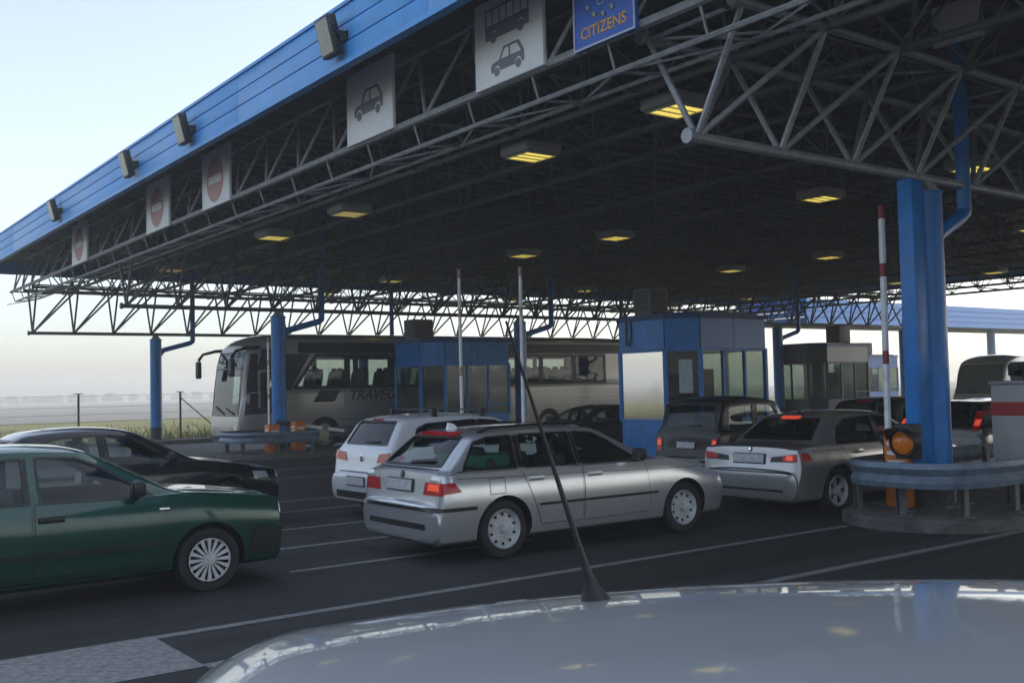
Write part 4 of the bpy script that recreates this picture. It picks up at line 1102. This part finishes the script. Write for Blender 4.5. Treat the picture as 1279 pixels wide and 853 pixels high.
    for x in P['axles']:
        for sg in (1, -1): wheel_parts(Rw, P['tw'], P['wheel'], root, x, sg * (W - P['tw'] / 2 - .040))
    if g('seats'): seats(root, *P['seats'])
    # under-floor and axles so that light does not pass beneath
    b = MB(); b.bx(P['axles'][0] - .3, P['axles'][-1] + .3, -W * .55, W * .55, g('zb', .2) - .03, .4, .01)
    for x in P['axles']: b.tube((x, -W + .2, Rw), (x, W - .2, Rw), .05, 8)
    b.build('chassis', WELL, root)
    return root, sh
def plate(root, sh, y, z, pl, wd=.52, ht=.115, rx=None):
    p, n = sh.hit(y, z, pl); p2, _ = sh.hit(y, z + .06, pl); p3, _ = sh.hit(y, z - .06, pl)
    up = (p2 - p3).normalized(); s = -1 if pl == 'rear' else 1; nn = Vector((s, 0, 0)); nn = (nn - up * nn.dot(up)).normalized(); sd = up.cross(nn)
    rot = Matrix((nn, sd, up)).transposed()
    b = MB(); b.box(p + nn * .012, (.012, wd + .03, ht + .03), rot, .004); o = b.build('plate_holder', BLACK, root)
    b = MB(); b.box(p + nn * .022, (.006, wd, ht), rot); b.build('number_plate', PLATE, o)
def roundel(root, sh, y, z, pl, r, m1, m2=None):
    p, n = sh.hit(y, z, pl)
    q = n.to_track_quat('X', 'Z').to_matrix()
    b = MB(); b.lathe([(0, .012), (r * .8, .012), (r, .008), (r, -.004), (0, -.004)], (0, 0, 0), 'X', 24)
    for v in b.bm.verts: v.co = p + q @ v.co
    o = b.build('badge', m1, root)
    if m2:
        b = MB(); b.lathe([(0, .0135), (r * .62, .0135), (r * .62, .010), (0, .010)], (0, 0, 0), 'X', 24)
        for v in b.bm.verts: v.co = p + q @ v.co
        b.build('badge_centre', m2, o)
    return o

SILVER = paint('silver_paint', (.66, .68, .71), .8, .30, .3)
SILVER2 = paint('silver_grey_paint', (.42, .42, .42), .75, .32, .4)
WHITEC = paint('white_car_paint', (.66, .69, .72), .15, .35, .25)
GREEN = paint('dark_green_paint', (.002, .052, .036), .25, .3, .12, (.05, .05, .045))
BLACKC = paint('black_car_paint', (.006, .006, .009), .2, .3, .15, (.05, .048, .045))
DGREY = paint('dark_grey_paint', (.005, .006, .006), .1, .4, .05, (.06, .058, .055))
_p = DGREY.node_tree.nodes['Principled BSDF']; DGREY.node_tree.links.remove(_p.inputs['Coat Weight'].links[0]); _p.inputs['Coat Weight'].default_value = .3
COACHP = paint('coach_silver_paint', (.36, .35, .33), .45, .36, .3)
OWNP = paint('own_car_paint', (.40, .44, .46), .35, .34, .05); OWNP.node_tree.nodes['Principled BSDF'].inputs['Coat Roughness'].default_value = .045
LIGHTGREY = mat('grey_bumper', (.22, .22, .22), .6)

# ---- silver estate in the middle
E46 = dict(W=.87, H=1.41, wb=2.725, roh=.865, foh=.80, ld=.065, R=.316, tw=.205, belt=.93, Wr=.60, bump_z=.62, rwb=(-.70, .985), rwt=(-.27, 1.345), lip=(-.772, .955),
           wst=(1.50, 1.355), wsb=(2.28, .985), hood=.02, nose=(3.42, .74), axles=(0, 2.725), wheel='holes', paint=SILVER, cabin=(-.60, 2.15), peak=.15, zb=.19)
FRONT_E46 = dict(
    mirror=(1.92, .965, BLACK), seats=((1.25,), .5, .30, 1.18, .30),
    ws=([(1.56, -.50), (2.22, -.62)], [(1.56, .50), (2.22, .62)]), ws_cut=(.93, 1.7))
touring = dict(E46, **FRONT_E46, side_win=[([(-.48, .965), (.22, .955)], [(-.27, 1.245), (-.10, 1.29), (.22, 1.30)]), ([(.32, .955), (1.06, .95)], [(.32, 1.302), (1.03, 1.305)]), ([(1.14, .95), (2.00, .945)], [(1.11, 1.305), (1.40, 1.28), (1.60, 1.19), (1.98, .965)])],
               rw=([(-.60, 1.01), (.60, 1.01)], [(-.49, 1.30), (.49, 1.30)]), rw_cut=(-1.2, .2),
               black_panels=[([(.235, .955), (.305, .955)], [(.235, 1.30), (.305, 1.302)]), ([(1.075, .95), (1.125, .95)], [(1.045, 1.305), (1.095, 1.305)])],
               doors=[([(.50, .33), (1.085, .32)], [(.25, .925), (1.085, .922)], .42, .83), ([(1.115, .32), (2.14, .33)], [(1.115, .922), (2.08, .915)], 1.27, .825)],
               side_strips=[([(.45, .545), (2.25, .545)], .03, TRIM, 'side_moulding', .012), ([(-.84, .575), (-.38, .575)], .038, TRIM, 'bumper_strip', .01), ([(-.60, .885), (3.0, .80)], .006, TRIM, 'crease_line', 0)],
               end_strips=[([(-.76, .572), (.76, .572)], .038, TRIM, 'bumper_strip', .01, 'rear'), ([(-.60, .39), (.60, .39)], .06, BLACK, 'bumper_grille', .004, 'rear'), ([(-.40, 1.325), (.40, 1.325)], .035, REDL, 'brake_light', .01, 'rear'), ([(-.62, .975), (.62, .975)], .008, TRIM, 'tailgate_gap', 0, 'rear'), ([(.0, 1.03), (-.42, 1.06)], .025, BLACK, 'wiper', .015, 'rear')],
               mirror_patches=[([(.47, .715), (.84, .72)], [(.50, .852), (.835, .852)], 'rear', REDL, 'tail_light', .008), ([(.56, .765), (.78, .765)], [(.57, .835), (.77, .835)], 'rear', (REDL, REDON), 'bulb_lens', .014), ([(.58, .855), (.835, .855)], [(.66, .965), (.80, .965)], 'rear', CLEAR, 'turn_signal', .008), ([(-.80, .735), (-.56, .75)], [(-.79, .85), (-.64, .85)], 'side', REDL, 'tail_light', .006)],
               patches=[])
tr, tsh = vehicle('estate_car', 'silver estate car in the middle with lit right tail light and black side moulding', 'car', (6.61, 9.90, 0), R_(-.6), touring)
plate(tr, tsh, 0.02, .80, 'rear'); roundel(tr, tsh, 0, .915, 'rear', .04, TRIM, CHROME)
b = MB()
for s in (1, -1):
    pts = []
    for i in range(11):
        x = -.15 + 1.55 * i / 10; p, n = tsh.hit(x, s * .55, 'top'); pts.append(p + Vector((0, 0, .035 if 0 < i < 10 else .0)))
    b2 = MB(); b2.path(pts, .014, 8); b2.build('roof_rail', TRIM, tr)
p, n = tsh.hit(-.12, 0, 'top'); b.prism([(-.07, -.01), (.08, -.01), (.02, .05), (-.05, .07)], lambda a, c, d: p + Vector((a, d, c)), -.02, .02); b.build('roof_aerial', WHITEP, tr)
f = tsh.ribbon([(-.20, .70), (.0, .70), (.0, .86), (-.20, .86)], .008, 'side', -1, .002, None, closed=True, step=.02); link_bm(f, 'fuel_flap', mat('seam_grey', (.08, .08, .085), .5), tr, recalc=False)
b = MB(); b.box((.05, -.05, 1.02), (.45, .9, .16), None, .06); tag(b.build('travel_bag', mat('green_bag', (.02, .16, .09), .8), off=(-6.66, -9.86, 0)), 'green bag lying in the luggage space of the silver estate', 'bag')

# ---- silver-grey saloon ahead, by the near column
saloon = dict(E46, **FRONT_E46); saloon.update(roh=.95, ld=.07, paint=SILVER2, H=1.40, rwb=(-.36, .985), rwt=(.14, 1.325), lip=(-.845, .945), cabin=(-.30, 2.15), wheel='dish',
    side_win=[([(.06, .955), (1.06, .95)], [(.20, 1.18), (.42, 1.27), (1.03, 1.30)]), touring['side_win'][2]],
    rw=([(-.60, 1.015), (.60, 1.015)], [(-.48, 1.285), (.48, 1.285)]), rw_cut=(-1.3, .35), glass_rear=GL_DARK,
    black_panels=[touring['black_panels'][1]], doors=[([(.50, .33), (1.085, .32)], [(.12, .925), (1.085, .922)], .44, .83), touring['doors'][1]],
    side_strips=[([(.45, .545), (2.25, .545)], .025, SILVER2, 'side_moulding', .012), ([(-.60, .885), (3.0, .80)], .006, TRIM, 'crease_line', 0)],
    end_strips=[([(-.72, .60), (.72, .60)], .02, TRIM, 'bumper_gap', 0, 'rear'), ([(-.62, .36), (.62, .36)], .03, BLACK, 'bumper_grille', .004, 'rear'), ([(-.68, .948), (.68, .948)], .007, TRIM, 'boot_gap', 0, 'rear'), ([(-.16, 1.30), (.16, 1.30)], .035, REDON, 'brake_light', .01, 'rear')],
    mirror_patches=[([(.36, .735), (.84, .745)], [(.38, .80), (.83, .86)], 'rear', TRIM, 'tail_light_housing', .006), ([(.56, .75), (.80, .755)], [(.57, .825), (.79, .855)], 'rear', REDL, 'tail_light', .012), ([(.62, .765), (.74, .765)], [(.63, .825), (.73, .825)], 'rear', (REDL, REDON), 'bulb_lens', .018), ([(-.83, .75), (-.60, .76)], [(-.80, .86), (-.68, .85)], 'side', REDL, 'tail_light', .006)])
sr, ssh = vehicle('saloon_car', 'silver grey saloon with dark tail lamp housings beside the nearest orange cabinet', 'car', (12.13, 9.66, 0), R_(1.0), saloon)
plate(sr, ssh, .0, .775, 'rear'); roundel(sr, ssh, 0, .905, 'rear', .04, mat('badge_blue', (.03, .08, .22), .3), CHROME)
b = MB(); b.path([ssh.hit(.2, -.12, 'top')[0], ssh.hit(.2, -.12, 'top')[0] + Vector((-.1, 0, .06))], .02, 6); b.build('roof_aerial', BLACK, sr)

# ---- dark green saloon at the left edge
vento = dict(W=.845, H=1.425, wb=2.475, roh=1.06, foh=.775, R=.302, tw=.195, belt=.93, Wr=.60, bump_z=.56, rwb=(-.52, .99), rwt=(.02, 1.335), lip=(-.88, .965), wst=(1.42, 1.37), wsb=(2.17, .985), hood=.012, nose=(3.18, .84), axles=(0, 2.475), wheel='spoke', paint=GREEN, cabin=(-.45, 2.05), zb=.20, peak=.1,
    side_win=[([(.02, .945), (.90, .94)], [(.20, 1.22), (.36, 1.285), (.88, 1.315)]), ([(1.02, .94), (1.96, .93)], [(.99, 1.315), (1.33, 1.298), (1.52, 1.215), (1.93, .955)])],
    ws=([(1.48, -.50), (2.11, -.60)], [(1.48, .50), (2.11, .60)]), ws_cut=(.93, 1.7), rw=([(-.56, 1.02), (.56, 1.02)], [(-.46, 1.285), (.46, 1.285)]), rw_cut=(-1.3, .3),
    doors=[([(.40, .33), (.935, .32)], [(.03, .925), (.935, .92)], .20, .80), ([(.965, .32), (2.05, .32)], [(.965, .92), (2.06, .91)], 1.09, .795)], handle_mat=BLACK,
    black_panels=[([(.915, .94), (.94, .94)], [(.895, 1.315), (.92, 1.316)])],
    side_strips=[([(-.75, .50), (2.08, .50)], .055, mat('dark_moulding', (.01, .022, .02), .4), 'side_moulding', .014), ([(2.83, .575), (3.19, .56)], .02, TRIM, 'bumper_gap', .0), ([(.3, .245), (2.1, .245)], .07, BLACK, 'sill_trim', .006)],
    end_strips=[([(-.70, .42), (.70, .42)], .2, BLACK, 'bumper_grille', .006, 'front')],
    patches=[([(2.84, .30), (3.16, .34)], [(2.90, .545), (3.21, .535)], 'side', BLACK, 'bumper_skin', .008)],
    mirror_patches=[([(.40, .66), (.74, .67)], [(.40, .79), (.72, .78)], 'front', CLEAR, 'headlight', .008), ([(.40, .74), (.80, .745)], [(.42, .86), (.79, .86)], 'rear', REDL, 'tail_light', .008)],
    mirror=(1.80, .965, BLACK), seats=((1.05,), .5, .30, 1.18, .15))
vr, vsh = vehicle('saloon_car', 'dark green saloon car cut by the left edge, with many-spoked wheel covers', 'car', (3.50 - 2.475, 10.30, 0), 0, vento)
p, n = vsh.hit(2.05, .80, 'side', -1); b = MB(); b.box(p + Vector((0, -.004, 0)), (.09, .006, .035), None, .002); b.build('badge', CHROME, vr)

# ---- black saloon behind it
blk = dict(vento, W=.88, H=1.435, wb=2.70, roh=1.0, foh=.84, R=.312, paint=BLACKC, wheel='dish', axles=(0, 2.70), wst=(1.45, 1.375), wsb=(2.26, .975), nose=(3.42, .76), cabin=(-.45, 2.12), bump_z=.60,
    side_win=[([(.02, .945), (1.02, .94)], [(.22, 1.22), (.45, 1.295), (.98, 1.32)]), ([(1.12, .94), (2.00, .93)], [(1.08, 1.32), (1.36, 1.295), (1.58, 1.205), (1.97, .955)])],
    ws=([(1.51, -.50), (2.20, -.62)], [(1.51, .50), (2.20, .62)]), doors=[([(.44, .33), (1.045, .32)], [(.05, .925), (1.045, .92)], .25, .80), ([(1.08, .32), (2.12, .32)], [(1.08, .92), (2.06, .91)], 1.22, .795)], black_panels=[([(1.03, .94), (1.09, .94)], [(.99, 1.318), (1.06, 1.32)])],
    side_strips=[([(.45, .50), (2.3, .50)], .03, BLACK, 'side_moulding', .01)], patches=[], mirror=(1.90, .955, BLACK), seats=((1.2,), .5, .30, 1.18, .25),
    mirror_patches=[([(.46, .62), (.80, .63)], [(.48, .74), (.78, .72)], 'front', CLEAR, 'headlight', .008), ([(3.08, .63), (3.30, .63)], [(3.06, .73), (3.26, .72)], 'side', CLEAR, 'headlight', .005)])
vehicle('saloon_car', 'black saloon car half hidden behind the dark green one', 'car', (5.50 - 2.70, 15.02, 0), R_(-1.), blk)

# ---- white hatchback with roof bars
golf = dict(W=.88, H=1.485, wb=2.578, roh=.74, foh=.88, R=.316, tw=.205, belt=.965, Wr=.62, ld=.09, bump_z=.64, rwb=(-.585, 1.035), rwt=(-.33, 1.415), lip=(-.62, .985), wst=(1.36, 1.415), wsb=(2.18, 1.02), hood=.02, nose=(3.20, .80), axles=(0, 2.578), wheel='dish', paint=WHITEC, cabin=(-.48, 2.05), zb=.20, rear_k=.80,
    side_win=[([(-.22, 1.03), (.92, 1.0)], [(-.12, 1.27), (.05, 1.335), (.90, 1.37)]), ([(1.02, .995), (1.92, .985)], [(.98, 1.37), (1.30, 1.34), (1.52, 1.25), (1.90, 1.01)])],
    ws=([(1.42, -.52), (2.12, -.62)], [(1.42, .52), (2.12, .62)]), ws_cut=(.96, 1.75), rw=([(-.60, 1.055), (.60, 1.055)], [(-.52, 1.375), (.52, 1.375)]), rw_cut=(-1.2, .15), glass=GL_DARK,
    doors=[([(.965, .33), (2.05, .33)], [(.965, .965), (1.98, .955)], 1.09, .86)], black_panels=[([(.93, .998), (1.0, .998)], [(.91, 1.37), (.97, 1.37)])],
    end_strips=[([(-.66, .655), (.66, .655)], .01, TRIM, 'bumper_gap', 0, 'rear'), ([(-.6, .33), (.6, .33)], .1, BLACK, 'bumper_grille', .004, 'rear'), ([(0, 1.085), (-.36, 1.10)], .022, BLACK, 'wiper', .014, 'rear'), ([(-.15, 1.40), (.15, 1.40)], .02, REDL, 'brake_light', .008, 'rear')],
    mirror_patches=[([(.44, .80), (.83, .83)], [(.50, .93), (.82, .955)], 'rear', REDL, 'tail_light', .008), ([(-.62, .83), (-.42, .86)], [(-.61, .95), (-.46, .95)], 'side', REDL, 'tail_light', .005), ([(.5, .68), (.82, .70)], [(.52, .82), (.78, .80)], 'front', CLEAR, 'headlight', .006)],
    mirror=(1.84, 1.02, WHITEC), seats=((1.15,), .5, .32, 1.22, .25))
gr, gsh = vehicle('hatchback_car', 'white hatchback with black roof bars behind the silver estate', 'car', (7.15 + .74, 13.48, 0), R_(.5), golf)
plate(gr, gsh, 0, .53, 'rear', .50, .11); roundel(gr, gsh, 0, .86, 'rear', .055, CHROME, mat('badge_grey', (.12, .12, .13), .4))
for x in (.25, 1.12):
    b = MB(); pl, _ = gsh.hit(x, .56, 'top'); z = pl.z + .075
    b.tube((x, -.62, z + .02), (x, .62, z + .02), .014, 8)
    bar = b.build('roof_bar', BLACK, gr)
    for s in (1, -1):
        b = MB(); b.box((x, s * .58, z - .03), (.09, .07, .13), Matrix.Rotation(R_(12 * s), 3, 'X'), .015); b.build('foot', BLACK, bar)

# ---- boxy dark hatchback in front of the mirrored booth
box_ = dict(W=.77, H=1.60, wb=2.25, roh=.62, foh=.70, R=.305, tw=.175, belt=.98, Wr=.66, wbx=.97, ld=.12, bump_z=.52, rwb=(-.455, 1.0), rwt=(-.27, 1.515), lip=(-.47, .94), wst=(1.16, 1.52), wsb=(1.62, 1.02), hood=.02, nose=(2.72, .86), axles=(0, 2.25), wheel='dish', paint=DGREY, cabin=(-.36, 1.55), zb=.24, rear_k=.86,
    side_win=[([(-.20, 1.02), (.52, 1.01)], [(-.16, 1.38), (-.08, 1.43), (.50, 1.45)]), ([(.62, 1.01), (1.40, 1.0)], [(.60, 1.45), (1.05, 1.44), (1.38, 1.06)])],
    ws=([(1.20, -.52), (1.58, -.58)], [(1.20, .52), (1.58, .58)]), ws_cut=(.97, 1.8), rw=([(-.58, 1.06), (.58, 1.06)], [(-.54, 1.46), (.54, 1.46)]), rw_cut=(-1.2, .15), glass_rear=GL_DARK, glass_side=GL_CAR, trim_w=.035,
    doors=[([(.56, .36), (1.50, .36)], [(.56, .98), (1.46, .97)], .68, .86)],
    end_strips=[([(-.74, .47), (-.4, .465), (.4, .465), (.74, .47)], .10, LIGHTGREY, 'bumper', .02, 'rear'), ([(0, 1.09), (-.3, 1.10)], .02, BLACK, 'wiper', .014, 'rear')],
    mirror_patches=[([(.585, .64), (.70, .64)], [(.585, .88), (.695, .88)], 'rear', REDL, 'tail_light', .012), ([(.60, .74), (.685, .74)], [(.60, .84), (.685, .84)], 'rear', REDON, 'bulb_lens', .018)],
    mirror=(1.36, 1.04, BLACK), seats=((.75,), .45, .34, 1.20, .0))
hr, hsh = vehicle('hatchback_car', 'boxy dark hatchback with both red tail lights lit, in front of the mirrored booth', 'car', (13.2 + .62, 12.85, 0), R_(1.5), box_)
plate(hr, hsh, 0, .75, 'rear', .42, .11)

# ---- two dark cars ahead, seen on both sides of the near column
dark1 = dict(golf, H=1.43, paint=BLACKC, mirror_patches=[([(.62, .92), (.76, .92)], [(.62, 1.24), (.72, 1.26)], 'rear', REDL, 'tail_light', .012), ([(.65, 1.0), (.73, 1.0)], [(.65, 1.10), (.72, 1.10)], 'rear', REDON, 'bulb_lens', .018)], rw=([(-.56, 1.055), (.56, 1.055)], [(-.50, 1.375), (.50, 1.375)]), mirror=(1.84, 1.02, BLACK))
dr, dsh = vehicle('hatchback_car', 'black hatchback with tall lit tail lights between blue column and striped cabinet', 'car', (16.6 + .74, 10.08, 0), 0, dark1)
plate(dr, dsh, 0, .53, 'rear', .50, .11)
dark2 = dict(golf, paint=DGREY, mirror=(1.84, 1.02, BLACK))
vehicle('hatchback_car', 'dark grey hatchback whose roof shows over the silver grey saloon', 'car', (17.5 + .74, 12.35, 0), 0, dark2)
# ---- dark low car coming the other way behind the estate
low = dict(blk, H=1.36, wst=(1.45, 1.30), rwt=(.0, 1.27), paint=BLACKC, seats=((1.2,), .5, .28, 1.12, .25), rw=([(-.56, 1.01), (.56, 1.01)], [(-.46, 1.225), (.46, 1.225)]),
    side_win=[([(.02, .945), (1.02, .94)], [(.22, 1.16), (.45, 1.225), (.98, 1.25)]), ([(1.12, .94), (2.00, .93)], [(1.08, 1.25), (1.36, 1.225), (1.58, 1.15), (1.97, .955)])], black_panels=[])
vehicle('saloon_car', 'low black car, only its roof showing between silver estate and mirrored booth', 'car', (18.7, 20.1, 0), PI, low)

# ---- coaches
def bus_S(L, W, H, zb, belt, rake=.45, nose=1.1):
    h = L / 2; k = W / 1.275; f = H / 3.74
    rows = [(-h, zb + .15, 1.0, 1.05, 1.05, belt, .95, 3.3, 3.45), (-h + .1, zb + .08, 1.15, 1.2, 1.18, belt, 1.05, 3.4, 3.58), (-h + .4, zb + .02, 1.22, 1.27, 1.26, belt, 1.16, 3.5, 3.7), (-h + 2, zb, 1.24, 1.275, 1.265, belt, 1.18, 3.52, 3.74), (h - 3, zb, 1.24, 1.275, 1.265, belt, 1.18, 3.52, 3.74),
            (h - 1.3, zb, 1.24, 1.275, 1.26, belt, 1.17, 3.50, 3.70), (h - rake - .30, zb, 1.22, 1.265, 1.24, belt, 1.12, 3.36, 3.56), (h - rake, zb, 1.20, 1.25, 1.22, belt - .05, 1.06, 3.16, 3.34), (h - rake * .62, zb, 1.17, 1.23, 1.19, belt - .15, 1.04, 2.72, 2.85), (h - rake * .36, zb + .01, 1.13, 1.20, 1.17, belt - .4, 1.02, 2.05, 2.15),
            (h - rake * .18, zb + .02, 1.10, 1.17, 1.14, 1.15 / f, 1.03, 1.4, 1.48), (h - rake * .08, zb + .04, 1.05, 1.12, 1.10, .92 / f, 1.0, 1.05, 1.1), (h, zb + .12, .92, .98, .95, .7 / f, .87, .82, .86)]
    return [(r[0], r[1], r[2] * k, r[3] * k, r[4] * k, r[5] if i < 10 else r[5] * f, r[6] * k, r[7] * f, r[8] * f) for i, r in enumerate(rows)]
pan = [([(x, 1.98), (x + 1.50, 1.98)], [(x, 3.0), (x + 1.50, 3.0)]) for x in [2.35 - 1.6 * i for i in range(7)]]
coach = dict(S=[((r[0] - 1.4,) + r[1:]) if i < 4 else r for i, r in enumerate(bus_S(15.2, 1.275, 3.74, .30, 1.9, .34))], nx=.2, W=1.275, R=.50, tw=.29, well=.36, axles=(-5.8, -4.4, 4.75), wheel='dish', paint=COACHP, cabin=(-8.5, 7.08), wall=.07,
    side_win=pan + [([(3.95, 1.98), (5.75, 1.98)], [(3.95, 3.0), (5.0, 3.0)]), ([(6.25, 1.5), (6.85, 1.45)], [(6.25, 2.45), (6.80, 2.45)])],
    ws=([(-1.10, 1.16), (1.10, 1.16)], [(-1.03, 3.12), (1.03, 3.12)]), ws_plane='front', ws_cut=(6.2, 8.2), glass=GL_BUS, trim_w=.11,
    black_panels=[([(6.98, 1.22), (7.40, 1.18)], [(6.92, 3.05), (7.16, 3.05)]), ([(6.05, 1.25), (7.05, 1.2)], [(6.1, 1.42), (6.98, 1.40)]), ([(5.85, 1.95), (6.15, 1.6)], [(5.2, 3.05), (6.15, 3.05)]), ([(6.2, 2.55), (6.95, 2.55)], [(6.2, 3.2), (6.8, 3.2)])],
    side_strips=[([(-8.6, 1.42), (6.0, 1.42)], .012, TRIM, 'panel_gap', 0), ([(-8.6, .95), (6.2, .95)], .012, TRIM, 'panel_gap', 0), ([(-8.7, .36), (7.2, .36)], .08, BLACK, 'skirt_trim', .004), ([(-8.6, 3.24), (5.6, 3.24)], .34, TRIM, 'roof_edge_band', .004)],
    end_strips=[([(-1.06, .46), (1.06, .46)], .12, BLACK, 'bumper_grille', .004, 'front'), ([(-1.1, 2.62), (1.1, 2.62)], .05, TRIM, 'windscreen_divider', .004, 'front'), ([(.0, 1.2), (-.75, 1.45)], .03, BLACK, 'wiper', .02, 'front'), ([(.8, 1.2), (.1, 1.4)], .03, BLACK, 'wiper', .02, 'front')],
    mirror_patches=[([(.62, .62), (1.0, .66)], [(.64, .82), (1.02, .86)], 'front', CLEAR, 'headlight', .008)])
CX_ = 12.0 + 7.6
cr, csh = vehicle('coach', 'long silver touring coach standing behind the blue booth, facing left', 'coach', (CX_, 31.28, 0), PI, coach)
b = MB()
for i in range(15):
    x = 5.0 - .85 * i
    for y in (-.95, -.5, .5, .95):
        b2 = MB(); b2.box((x, y, 1.95), (.16, .42, 1.1), Matrix.Rotation(R_(-12), 3, 'Y'), .06); b2.box((x - .14, y, 2.5), (.1, .26, .2), None, .04); b2.build('seat', SEAT, cr)
b.bx(-8.2, 6.9, -1.1, 1.1, 1.28, 1.34); b.bx(6.2, 6.95, -1.05, 1.05, .95, 1.28, .05); b.build('floor', WELL, cr)
Z_ = csh.hit(3.2, 1.72, 'side', 1)[0].y + .004
text_mesh('TRAVEGO', 'lettering', TRIM, cr, Matrix(((-1, 0, 0, 2.85), (0, 0, 1, Z_), (0, 1, 0, 1.70), (0, 0, 0, 1))), .46, .004, shear=.3)
b = MB(); b.prism([(0, 0), (.75, 0), (.95, .36), (.25, .36)], lambda p, q, d: Vector((5.15 - p, Z_ + d, 1.52 + q)), -.003, .004); b.build('stripe_mark', TRIM, cr, smooth=False)
for s in (1, -1):
    b = MB(); b.path([(6.85, s * 1.12, 3.25), (7.35, s * 1.28, 3.22), (7.72, s * 1.38, 3.12), (7.86, s * 1.40, 2.92)], .045, 8, [.06, .05, .045, .05])
    arm = b.build('mirror_arm', BLACK, cr)
    b = MB(); b.box((7.86, s * 1.40, 2.62), (.14, .26, .55), None, .05); b.build('mirror_head', BLACK, arm)
plate(cr, csh, 0, .62, 'front')
mini = dict(coach, S=bus_S(6.6, 1.12, 2.72, .32, 1.55, .55, 1.1), W=1.12, R=.36, tw=.2, axles=(-1.7, 2.1), paint=WHITEC, cabin=(-2.9, 2.85), trim_w=.06, glass_ws=mat('reflection_grey_windscreen', (.24, .27, .27), .12, coat=1.), glass_side=GL_DARK,  # opaque grey base colour stands in for sky reflected in the windscreen
    side_win=[([(x, 1.45), (x + 1.1, 1.45)], [(x, 2.2), (x + 1.1, 2.2)]) for x in (-2.5, -1.3, -.1)] + [([(1.2, 1.4), (2.2, 1.35)], [(1.2, 2.15), (2.0, 2.15)])],
    ws=([(-.92, 1.22), (.92, 1.22)], [(-.84, 2.26), (.84, 2.26)]), ws_cut=(1.6, 3.6), black_panels=[], side_strips=[], end_strips=[([(-.8, .45), (.8, .45)], .12, BLACK, 'bumper_grille', .004, 'front'), ([(.0, 1.25), (-.6, 1.35)], .03, BLACK, 'wiper', .02, 'front')],
    mirror_patches=[([(.60, .72), (.86, .75)], [(.62, .92), (.88, .93)], 'front', CLEAR, 'headlight', .008)], mirror=(2.25, 1.5, BLACK), seats=((1.6,), .5, .9, 1.9))
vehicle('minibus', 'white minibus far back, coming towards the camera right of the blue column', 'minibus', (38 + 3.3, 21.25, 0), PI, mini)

# ---- the photographer's own car: only its roof and aerial are in view
OH = R_(-31); oc = Vector((math.cos(OH), math.sin(OH), 0)); on = Vector((-math.sin(OH), math.cos(OH), 0))
own = dict(golf, H=1.54, paint=OWNP, nx=.04, rwt=(-.36, 1.45), wst=(1.30, 1.48), Wr=.64)
OB = oc * .06 + on * 1.075
orr, osh = vehicle('foreground_car', 'pale silver car roof with a rubber whip aerial filling the bottom right corner', 'car', OB, OH, own)
RL = Matrix.Rotation(-OH, 3, 'Z')
lp = RL @ (Vector((1.008, 1.161, 0)) - OB); p, n = osh.hit(lp.x, lp.y, 'top')
tip = RL @ Vector((-.12, .045, .41)); lean = tip.copy(); lean /= lean.z
b = MB(); b.lathe([(0, -.006), (.024, -.006), (.021, .004), (.0125, .018), (.0075, .036), (.0055, .055), (0, .056)], (0, 0, 0), 'Z', 24)
for v in b.bm.verts: v.co = Vector((v.co.x, v.co.y, v.co.z)) + lean * max(0, v.co.z) * 1.0 + p - Vector((0, 0, max(0, v.co.z)))
ae = b.build('aerial_base', BLACK, orr)
b = MB(); b.path([p + lean * .045, p + lean * .08, p + tip * .5, p + tip], .004, 10, [.0058, .0048, .0032, .0017]); b.build('aerial_whip', BLACK, ae)
